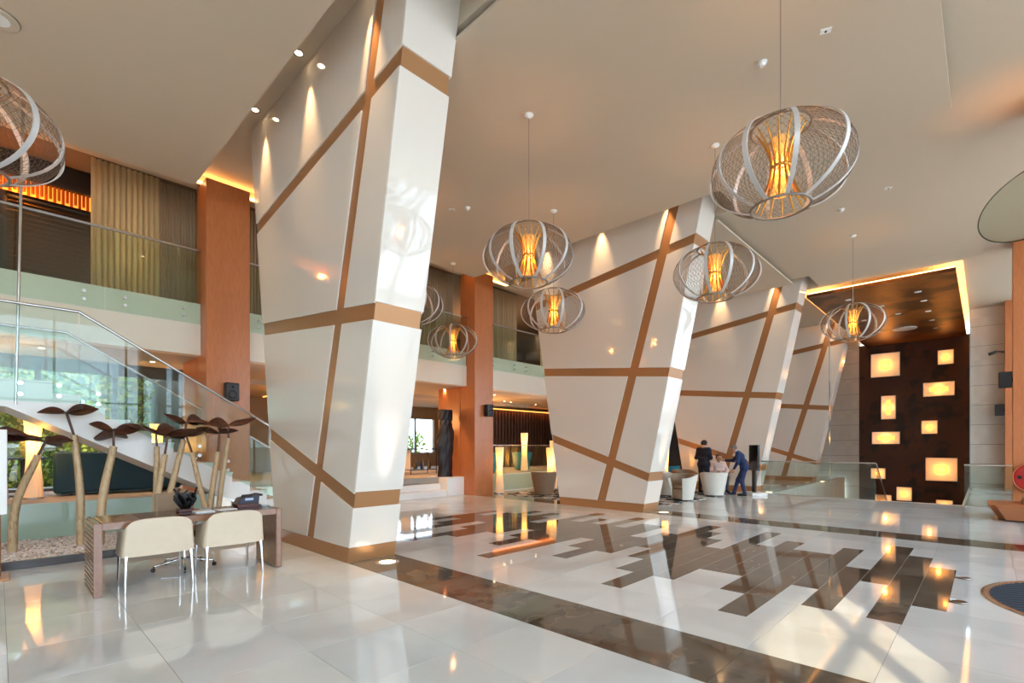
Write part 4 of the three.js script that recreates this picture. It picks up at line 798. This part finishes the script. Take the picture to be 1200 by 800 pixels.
// ------------------------------------------------------------------ glass railings round the far void
function railing(x0, x1, z, label, n) {
  const r = thing('glass_railing', label, 'railing', [(x0 + x1) / 2, 0, z]), h = (x1 - x0) / 2;
  for (let k = 0; k < n; k++) mesh('glass_pane', bb(-h + (2 * h) * k / n + 0.006, -h + (2 * h) * (k + 1) / n - 0.006, 0.01, 1.06, -0.007, 0.007), glassPane([234, 242, 238]), r);
  mesh('handrail', bb(-h, h, 1.06, 1.09, -0.025, 0.025), M.steel, r); mesh('shoe', bb(-h, h, 0, 0.03, -0.03, 0.03), M.steel, r);
  return r;
}
railing(-5.3, -2.25, -17.3, 'glass railing in front of the far void beside the black screen', 3);
railing(-0.4, 0.48, -17.3, 'short glass railing between the void and the brown column', 1);
{
  const r = thing('stair_handrail', 'slanting steel handrail going down into the far void', 'handrail', [-2.25, 0, -17.35]);
  mesh('rail', rod([0, 1.07, 0], [0, -1.6, -4.6], 0.016), M.steel, r);
  mesh('glass_pane', prismX([[0, 0.98], [-4.5, -1.6], [-4.5, -2.5], [0, 0.05]], -0.007, 0.007), M.pane, r);
  const st = thing('lower_stair', 'stone stair descending into the far void', 'stair', [-1.32, 0, -17.5]);
  for (let k = 0; k < 20; k++) mesh('step', bb(-0.86, 0.86, -0.19 - 0.18 * k, -0.012 - 0.18 * k, -0.3 * (k + 1), -0.3 * k), M.stone, st);
  for (const [x, z, l] of [[-0.41, -24.6, 'tall slim glass fin edge at the right of the dark wall'], [-4.75, -24.2, 'tall slim glass fin edge in front of the far pillar']]) single('glass_fin', bb(x - 0.012, x + 0.012, 0.001, CEIL - 0.001, z - 0.15, z), mat([196, 214, 214], 0.1, { transmission: 0.6, thickness: 0 }), l, 'glass fin');
}
// ------------------------------------------------------------------ right edge: bench, hose reel, mat, floor lights, disc lamp, small lamps
{
  const b = thing('leather_bench', 'low tan leather bench with faceted sides in front of the brown column', 'bench', [0.75, 0, -15.4]);
  mesh('seat', prism([[-0.72, 0.31], [-0.55, 0.02], [0.45, 0.02], [0.45, 0.31]], -0.6, 0.7, 0.015), M.bench, b);
  mesh('seat_block', prism([[-0.6, 0.3], [-0.45, 0.02], [0.45, 0.02], [0.45, 0.3]], 0.702, 0.95, 0.015), M.bench, b);
  mesh('backrest', prism([[-0.2, 0.312], [0.45, 0.312], [0.45, 0.66], [-0.08, 0.66]], -0.4, 0.15, 0.02), M.bench, b);
  mesh('foot', [bb(-0.4, 0.4, 0, 0.02, -0.4, 0.8)], M.black, b);
  const r = thing('hose_reel', 'red round hose reel at the foot of the brown column', 'hose reel', [0.85, 0.78, -17.72]);
  mesh('disc', [lathe([[0, 0.0], [0.3, 0], [0.36, 0.02], [0.36, 0.06], [0.3, 0.05], [0, 0.05]], 40).rotateX(Math.PI / 2)], M.red, r);
  mesh('rim', new THREE.TorusGeometry(0.36, 0.014, 8, 48).translate(0, 0, 0.05), M.copper, r);
  mesh('hub', [cyl(0.07, 0.07, 0.03, 0, 0, 0, 20).rotateX(Math.PI / 2).translate(0, 0, 0.05), bb(-0.27, -0.2, -0.04, 0.04, 0.05, 0.06), bb(-0.03, 0.1, 0.18, 0.26, 0.05, 0.06), bb(-0.03, 0.1, -0.26, -0.18, 0.05, 0.06)], M.black, r);
  const m = thing('entrance_mat', 'round blue and black striped mat in a steel ring', 'mat', [1.23, 0, -7.3]);
  mesh('ring', lathe([[1.2, 0.0006], [1.205, 0.008], [1.265, 0.006], [1.27, 0.0006]], 96, 0, Math.PI * 2), M.steel, m);
  for (let k = -24; k < 24; k++) { const z = (k + 0.5) * 0.05, h = Math.sqrt(1.2 * 1.2 - z * z); const s = mesh('strip', bb(-h, h, 0.0008, 0.006, -0.021, 0.021), k % 2 ? mat([44, 62, 82], 0.9) : mat([20, 24, 30], 0.9), m); s.position.z = z; }
  m.rotation.y = 0.35;
  for (const [x, z, l] of [[-0.185, -7.86, 'flat bronze floor disc at the corner of the brown strips, farther one'], [-0.195, -6.62, 'flat bronze floor disc beside the brown strips, level with the striped mat']]) { const d = thing('floor_disc', l, 'floor plate', [x, 0, z]); mesh('plate', cyl(0.078, 0.074, 0.008, 0, 0.0007, 0, 28), mat([96, 84, 70], 0.3, { metalness: 0.9 }), d); mesh('ring', new THREE.TorusGeometry(0.066, 0.004, 6, 28).rotateX(Math.PI / 2).translate(0, 0.009, 0), M.steel, d); }
  // tilted glass disc with its lamp head
  const L = thing('glass_disc_lamp', 'tilted clear glass disc lamp on a black arm by the brown column', 'lamp', [0.5, 5.1, -10.9]);
  const disc = mesh('glass_disc', [cyl(0.72, 0.72, 0.012, 0, 0, 0, 64)], glassPane([238, 242, 238], { ior: 1.7 }), L); disc.rotation.set(1.05, 0, 0.4); disc.position.set(0.08, -0.05, 0.8);
  const rim = mesh('disc_rim', new THREE.TorusGeometry(0.72, 0.008, 6, 72).rotateX(Math.PI / 2), mat([40, 60, 58], 0.2), disc);
  mesh('arm', [taper([[0.3, 0.42, 0.36], [0.22, 0.42, 0.5], [0.12, 0.38, 0.62]], [0.05, 0.05, 0.04], 8, 10)], M.black, L);
  mesh('lamp_head', [taper([[0.16, 0.4, 0.56], [0.02, 0.3, 0.72]], [0.075, 0.06], 4, 14)], M.black, L);
  const glow = mesh('lamp_lens', cyl(0.05, 0.05, 0.01, 0.14, 0.475, 0.58, 16), M.bulb, L);
  spot([0.45, 5.62, -10.45], [0.2, 6.75, -10.35], 1.8, 0.8, 0xffb060, 0.8);
  for (const [x, y, z, l] of [[0.5, 3.26, -18.1, 'black box lamp on the near brown column'], [0.5, 2.86, -25.3, 'black box lamp on the slim far brown column']]) { const s = thing('box_lamp', l, 'lamp', [x, y, z]); mesh('housing', rb(-0.26, -0.01, -0.2, 0.2, 0.0, 0.3, 0.02, 2), M.black, s); mesh('bracket', bb(-0.01, 0.0, -0.06, 0.06, 0.1, 0.2), M.black, s); }
  const sp = thing('spot_arm', 'thin black spotlight arm on the slim far column', 'spotlight', [0.5, 4.95, -25.3]); mesh('arm', [taper([[0, 0, 0.2], [-0.2, 0.04, 0.25]], [0.03, 0.03], 3, 8), taper([[-0.2, 0.04, 0.25], [-0.42, -0.05, 0.3]], [0.05, 0.06], 3, 10)], M.black, sp);
}
// ------------------------------------------------------------------ cage chandeliers
function chandelier() {
  const c = thing('cage_chandelier', 'oval cage chandelier of pale ribs and wire mesh with an amber lit core', 'chandelier', [0, 0, 0], 0, 'cage chandeliers under the ceiling');
  const A = 0.68, Bv = 0.45, t0 = 1.15, P = (t, a, k = 1) => { const r = A * Math.cos(t) * k; return [Math.cos(a) * r, Bv * Math.sin(t) * (0.97 + 0.03 * k), Math.sin(a) * r]; };
  const angs = [0.0, 0.62, 1.3, 1.95, 2.5, 3.2, 3.85, 4.45, 5.1, 5.7];
  angs.forEach((a, i) => {
    const w = 0.023, k = i % 2 ? 1.04 : 0.99, n = 22;
    const f = (du, dk) => (u) => { const t = -t0 + 2 * t0 * u, p = P(t, a + 0.0, k + dk), s = V(-Math.sin(a), 0, Math.cos(a)).multiplyScalar(du); return [p[0] + s.x, p[1], p[2] + s.z]; };
    const sheet = (p, q) => grid(n, 1, (u, v) => mixc(p(u), q(u), v));
    const c1 = f(-w, 0), c2 = f(w, 0), c3 = f(w, -0.022), c4 = f(-w, -0.022);
    mesh('rib', [sheet(c1, c2), sheet(c2, c3), sheet(c3, c4), sheet(c4, c1)], M.rib, c);
    const a2 = angs[(i + 1) % angs.length] + (i === angs.length - 1 ? Math.PI * 2 : 0), lines = [], U = 7;
    const at = (u, v) => P(-t0 + 2 * t0 * v, a + (a2 - a) * u, 0.985);
    for (let j = -12; j < U; j++) for (const dir of [1, -1]) {           // crossing wires over the gore
      const pts = []; for (let q = 0; q <= 12; q++) { let u = (j + q) / U; if (u < 0 || u > 1) { if (pts.length > 1) break; pts.length = 0; continue; } pts.push(at(dir > 0 ? u : 1 - u, q / 12)); }
      for (let q = 0; q + 1 < pts.length; q++) lines.push(new THREE.TubeGeometry(new THREE.LineCurve3(V(...pts[q]), V(...pts[q + 1])), 1, 0.0017, 3));
    }
    for (let q = 1; q < 12; q++) lines.push(tube([at(0, q / 12), at(0.5, q / 12), at(1, q / 12)], 0.0013, 4, 3));
    mesh('wire_mesh', lines, M.wire, c);
  });
  const yr = Bv * Math.sin(t0), rr = A * Math.cos(t0);
  mesh('top_ring', new THREE.TorusGeometry(rr, 0.014, 8, 36).rotateX(Math.PI / 2).translate(0, yr, 0), M.ribDark, c);
  mesh('bottom_ring', new THREE.TorusGeometry(rr, 0.014, 8, 36).rotateX(Math.PI / 2).translate(0, -yr, 0), M.ribDark, c);
  for (let k = 0; k < 12; k++) { const a = k / 12 * 6.283, q = (r, y) => [Math.cos(a) * r, y, Math.sin(a) * r]; mesh('core_rod', taper([q(0.23, yr), q(0.13, 0.22), q(0.085, 0.02), q(0.13, -0.2), q(0.23, -yr)], [0.007, 0.012, 0.014, 0.012, 0.007], 14, 6), M.gold, c); }
  mesh('core_collar', new THREE.TorusGeometry(0.085, 0.02, 8, 24).rotateX(Math.PI / 2), M.gold, c);
  mesh('lamp_shade', [lathe([[0.035, 0.03], [0.06, 0.16], [0.09, 0.3]], 20), lathe([[0.035, -0.03], [0.06, -0.16], [0.09, -0.28]], 20)], mat([255, 214, 140], 0.5, { transmission: 0.5, thickness: 0, emissive: new THREE.Color(1, 0.5, 0.1), emissiveIntensity: 0.22 }), c);
  mesh('lamp_bulb', [ball(0.03, 0, 0.06, 0, 10, 8), ball(0.03, 0, -0.06, 0, 10, 8)], mat([255, 230, 180], 0.5, { emissive: new THREE.Color(1, 0.7, 0.32), emissiveIntensity: 6 }), c);
  mesh('cord', rod([0, 0, 0], [0, 2.12, 0], 0.006), M.steel, c);
  mesh('canopy', lathe([[0, 2.15], [0.07, 2.15], [0.07, 2.13], [0.02, 2.1], [0, 2.1]], 20), M.white, c);
  point([0, 0.06, 0], 1.5, 0xffc480, 3, c); point([0, -0.06, 0], 1.5, 0xffc480, 3, c);
  return c;
}
{
  const c0 = chandelier(), Y = 4.45;
  const spots = [[-1.54, -5.64, 0.2], [-3.27, -8.32, 1.1], [-5.02, -5.6, 2.0], [-6.68, -8.25, 0.7], [-2.36, -14.6, 1.6], [-10.6, -8.7, 2.4], [-8.42, -5.75, 0.5], [-6.62, 0.2, 1.3]];
  const where = ['and the longest cord, nearest the smoke detector', 'in front of the upper right edge of the second pillar', 'between two pillars, the nearer of a close pair', 'before a broad pillar face, the farther of a close pair', 'hanging in front of the brown gilded ceiling panel', 'before the balcony glass beside the second copper column', 'mostly hidden behind the first pillar', 'above the pebble bed and the glass stair'];
  const tell = (i) => 'cage chandelier with amber core ' + where[i];
  c0.userData.label = tell(0);
  spots.forEach(([x, z, a], i) => { if (i) dup(c0, [x, Y + (i === 4 ? 0.15 : 0), z], a, tell(i)); else { c0.position.set(x, Y, z); c0.rotation.y = a; } });
}
// ------------------------------------------------------------------ small things on the ceiling
for (const [x, z, y, l] of [[-2.12, -6.96, RAFT, 'round smoke detector near the largest chandelier cord'], [-7.9, -6.88, RAFT, 'round smoke detector between the first two pillars'], [-2.28, -12.81, CEIL, 'round smoke detector beyond the ceiling step']]) { const d = thing('smoke_detector', l, 'smoke detector', [x, y, z]); mesh('base', cyl(0.06, 0.06, 0.02, 0, -0.02, 0, 20), M.white, d); mesh('sensor', cyl(0.03, 0.045, 0.035, 0, -0.055, 0, 20), M.white, d); }
for (const [x, z, y, l] of [[-1.4, -6.96, RAFT, 'small square ceiling sensor plate near the largest chandelier'], [-1.41, -12.4, CEIL, 'small square ceiling sensor plate beyond the ceiling step'], [-8.2, -6.7, RAFT, 'small square ceiling sensor plate beside the second smoke detector']]) { const d = thing('sensor_plate', l, 'sensor', [x, y, z], 0.4); mesh('plate', rb(-0.06, 0.06, -0.015, 0, -0.04, 0.04, 0.004, 1), M.white, d); mesh('eye', ball(0.014, 0, -0.016, 0, 8, 6), M.black, d); }
{ const d = thing('ceiling_speaker', 'large round pale ceiling speaker at the upper left corner', 'loudspeaker', [-8.4, RAFT, 0.02]); mesh('rim', lathe([[0.13, -0.02], [0.2, -0.03], [0.22, 0], [0.13, 0]], 32), M.ceiling, d); mesh('grille', cyl(0.13, 0.13, 0.015, 0, -0.02, 0, 28), M.white, d); }

// ------------------------------------------------------------------ restaurant furniture on the left
{
  const s = thing('banquette', 'long dark teal banquette on the platform below the stair', 'sofa', [-13.1, PLAT, -1.75]);
  mesh('seat', rb(-0.7, -0.1, 0.08, 0.45, -1.05, 0.95, 0.05, 3), M.teal, s); mesh('backrest', rb(-0.1, 0.1, 0.05, 0.86, -1.1, 1.0, 0.06, 3), M.teal, s); mesh('foot', [bb(-0.6, 0.0, 0, 0.08, -0.95, -0.85), bb(-0.6, 0.0, 0, 0.08, 0.75, 0.85)], M.black, s);
  const t = thing('dining_table', 'dark dining table with black top beside the banquette', 'table', [-13.6, PLAT, -0.35]);
  mesh('top', rb(-0.4, 0.4, 0.72, 0.76, -0.35, 0.35, 0.01, 1), M.blackGloss, t); mesh('leg', cyl(0.04, 0.04, 0.72, 0, 0, 0), M.black, t); mesh('base', cyl(0.25, 0.25, 0.02, 0, 0, 0, 24), M.black, t);
  const mk = (at, turn, label) => { const c = thing('dining_chair', label, 'chair', at, turn); mesh('seat', rb(-0.22, 0.22, 0.42, 0.48, -0.22, 0.22, 0.02, 2), M.black, c); mesh('backrest', rb(-0.23, -0.17, 0.48, 0.92, -0.21, 0.21, 0.025, 2), M.black, c); for (const [x, z] of [[-0.19, -0.19], [-0.19, 0.19], [0.19, -0.19], [0.19, 0.19]]) mesh('leg', rod([x, 0.42, z], [x * 1.1, 0, z * 1.1], 0.014), M.chrome, c); };
  mk([-12.85, PLAT, 0.15], 2.6, 'black dining chair at the platform table near the orange lantern'); mk([-13.95, PLAT, 0.35], 2.0, 'black dining chair on the window side of the platform table'); mk([-16.0, BF, -14.2], 0.6, 'black chair at the upstairs table behind the balcony glass');
  const u = thing('upstairs_table', 'small lit table upstairs behind the balcony glass', 'table', [-15.4, BF, -13.9]);
  mesh('top', cyl(0.4, 0.4, 0.03, 0, 0.72, 0, 28), M.oak, u); mesh('leg', cyl(0.035, 0.035, 0.72, 0, 0, 0), M.black, u); mesh('base', cyl(0.22, 0.22, 0.02, 0, 0, 0, 24), M.black, u);
  const k = thing('drinks_trolley', 'dark drinks trolley with bottles behind the white steps', 'trolley', [-14.6, PLAT, -10.35]);
  mesh('top', rb(-0.3, 0.3, 0.86, 0.9, -0.7, 0.7, 0.008, 1), M.black, k); mesh('shelf', bb(-0.28, 0.28, 0.14, 0.17, -0.66, 0.5), M.black, k); mesh('side', bb(-0.28, 0.28, 0.1, 0.86, 0.48, 0.5), M.white, k);
  for (const z of [-0.64, 0.46]) for (const x of [-0.26, 0.26]) mesh('leg', rod([x, 0, z], [x, 0.86, z], 0.015), M.black, k);
  for (let i = 0; i < 7; i++) { const b = single('bottle', lathe([[0, 0], [0.036, 0.002], [0.038, 0.2], [0.014, 0.27], [0.013, 0.34], [0, 0.34]], 14), mat([[40, 70, 60], [150, 110, 50], [190, 200, 205], [40, 60, 110]][i % 4], 0.1), 'glass bottle standing on the lower shelf of the drinks trolley', 'bottle', 'bottles on the trolley', [-14.6 + 0.1 * (i % 2), PLAT + 0.172, -10.35 - 0.55 + i * 0.15]); }
  const w = thing('ochre_sculpture', 'small gold abstract figure on a post behind the stair handrail', 'sculpture', [-12.9, PLAT, -5.05]); mesh('post', cyl(0.05, 0.05, 0.8, 0, 0, 0), M.white, w); mesh('figure', taper([[0, 0.8, 0], [0.05, 1.05, 0.06], [-0.03, 1.3, -0.03], [0.03, 1.5, 0.02]], [0.1, 0.14, 0.1, 0.05], 12, 7), mat([214, 142, 40], 0.35), w);
}
// ------------------------------------------------------------------ outdoors: paving, added sun-blocking canopy, hedge, trees
{
  const ground = struct('ground', 'pale paving outside the entrance', 'paving');
  mesh('paving', [bb(1.4, 60, -0.4, -0.05, -60, 60), bb(-60, -20.2, -0.4, -0.1, -60, 60), bb(-20.2, -14.75, -0.4, PLAT - 0.1, -3.25, 20), bb(-14.75, -12.5, -0.4, PLAT - 0.1, 2.9, 20)], M.paving, ground);
  const addedSunRoof = struct('canopy', 'added unseen canopy that blocks the sun outside the glass front', 'canopy');
  // unseen canopy added to block the sun; openings shaped for two floor patches
  const k = (x, z) => [x + SUN.x / SUN.y * 7, z + SUN.z / SUN.y * 7];
  const holes = [[k(-0.75, -5.0), 0.62, 1.3], [k(-4.9, -12.5), 1.0, 1.2]];
  let parts = [[1.6, 9, -34, 20]];
  for (const [[x, z], a, b] of holes) {
    const next = [];
    for (const [x0, x1, z0, z1] of parts) {
      const hx0 = Math.max(x0, x - a), hx1 = Math.min(x1, x + a), hz0 = Math.max(z0, z - b), hz1 = Math.min(z1, z + b);
      if (hx0 >= hx1 || hz0 >= hz1) { next.push([x0, x1, z0, z1]); continue; }
      if (hz0 > z0) next.push([x0, x1, z0, hz0]); if (hz1 < z1) next.push([x0, x1, hz1, z1]); if (hx0 > x0) next.push([x0, hx0, hz0, hz1]); if (hx1 < x1) next.push([hx1, x1, hz0, hz1]);
    }
    parts = next;
  }
  mesh('added_sun_roof', parts.map(([a, b, c, d]) => bb(a, b, 6.95, 7.1, c, d)), M.plaster, addedSunRoof);
  mesh('added_sun_roof_post', [-30, -22, -14, -6, 2, 10].map((z) => cyl(0.15, 0.15, 7, 8.6, -0.05, z)), M.alu, addedSunRoof);
  const leafShape = new THREE.Shape(); leafShape.moveTo(0, 0); leafShape.quadraticCurveTo(0.5, 0.45, 0, 1); leafShape.quadraticCurveTo(-0.5, 0.45, 0, 0);
  const leaf = new THREE.ShapeGeometry(leafShape, 3);
  function foliage(parent, n, size, m, place) {
    const im = new THREE.InstancedMesh(leaf, m, n), m4 = new THREE.Matrix4(), e = new THREE.Euler(), c = new THREE.Color();
    for (let i = 0; i < n; i++) { const s = size * (0.6 + 0.8 * rnd()); e.set(rnd() * 6.3, rnd() * 6.3, rnd() * 6.3); m4.compose(V(...place()), new THREE.Quaternion().setFromEuler(e), V(s, s, s)); im.setMatrixAt(i, m4); c.setRGB(0.6 + 0.4 * rnd(), 0.65 + 0.35 * rnd(), 0.5 + 0.4 * rnd()); im.setColorAt(i, c); }
    im.name = 'foliage'; im.userData = { kind: 'stuff' }; im.castShadow = im.receiveShadow = true; parent.add(im);
  }
  const h = thing('hedge', 'sunlit yellow green hedge outside the courtyard window', 'hedge', [-18.4, PLAT - 0.1, -0.5]);
  mesh('hedge_core', rb(-0.6, 0.35, 0, 3.3, -2.6, 6, 0.2, 3), M.hedge, h);
  foliage(h, 11000, 0.13, M.leafA, () => [0.1 + 0.5 * rnd(), 3.5 * rnd(), -2.65 + 8.7 * rnd()]);
  foliage(h, 6000, 0.13, M.leafB, () => [-0.1 + 0.6 * rnd(), 3.5 * rnd(), -2.65 + 8.7 * rnd()]);
  const bm = thing('bamboo_clump', 'green bamboo outside the small far window', 'bamboo', [-21.6, -0.1, -14.4]);
  mesh('cane', Array.from({ length: 9 }, (_, i) => rod([-0.3 + 0.07 * i, 0, -0.8 + 0.2 * i], [-0.4 + 0.1 * i, 2.6, -0.9 + 0.22 * i], 0.02)), M.hedge, bm); foliage(bm, 900, 0.18, M.leafB, () => [-0.5 + rnd(), 0.8 + 1.5 * rnd(), -1.1 + 2.2 * rnd()]);
  // bare-branched trees mirrored in the pillar's glossy narrow face
  for (const [x, z, s, l] of [[16, -15, 1.5, 'bare branched tree outside the entrance, mirrored in the first pillar'], [21, -19.5, 1.7, 'bare branched tree farther from the entrance'], [13.5, -12, 1.25, 'bare branched tree outside near the far end']]) {
    const t = thing('bare_tree', l, 'tree', [x, -0.05, z]), g = [];
    const grow = (p, d, len, r, n) => { const q = p.clone().addScaledVector(d, len); g.push(taper([p.toArray(), p.clone().lerp(q, 0.5).add(V(rnd() - 0.5, 0, rnd() - 0.5).multiplyScalar(len * 0.12)).toArray(), q.toArray()], [r, r * 0.85, r * 0.66], 3, 5)); if (n > 0) for (let i = 0; i < 3; i++) grow(q, d.clone().multiplyScalar(0.8).add(V(rnd() - 0.5, 0.25 + 0.3 * rnd(), rnd() - 0.5).multiplyScalar(1.3)).normalize(), len * 0.72, r * 0.6, n - 1); };
    grow(V(0, 0, 0), V(0, 1, 0), 2.4 * s, 0.16 * s, 5);
    mesh('trunk', g, M.trunk, t);
  }
  const wl = thing('garden_wall', 'low pale wall beyond the forecourt', 'wall', [30, -0.05, -15]); mesh('wall_body', bb(-0.2, 0.2, 0, 1.4, -40, 40), M.plaster, wl); mesh('coping', bb(-0.26, 0.26, 1.4, 1.5, -40, 40), M.stone, wl);
}
renderer.render(scene, camera);
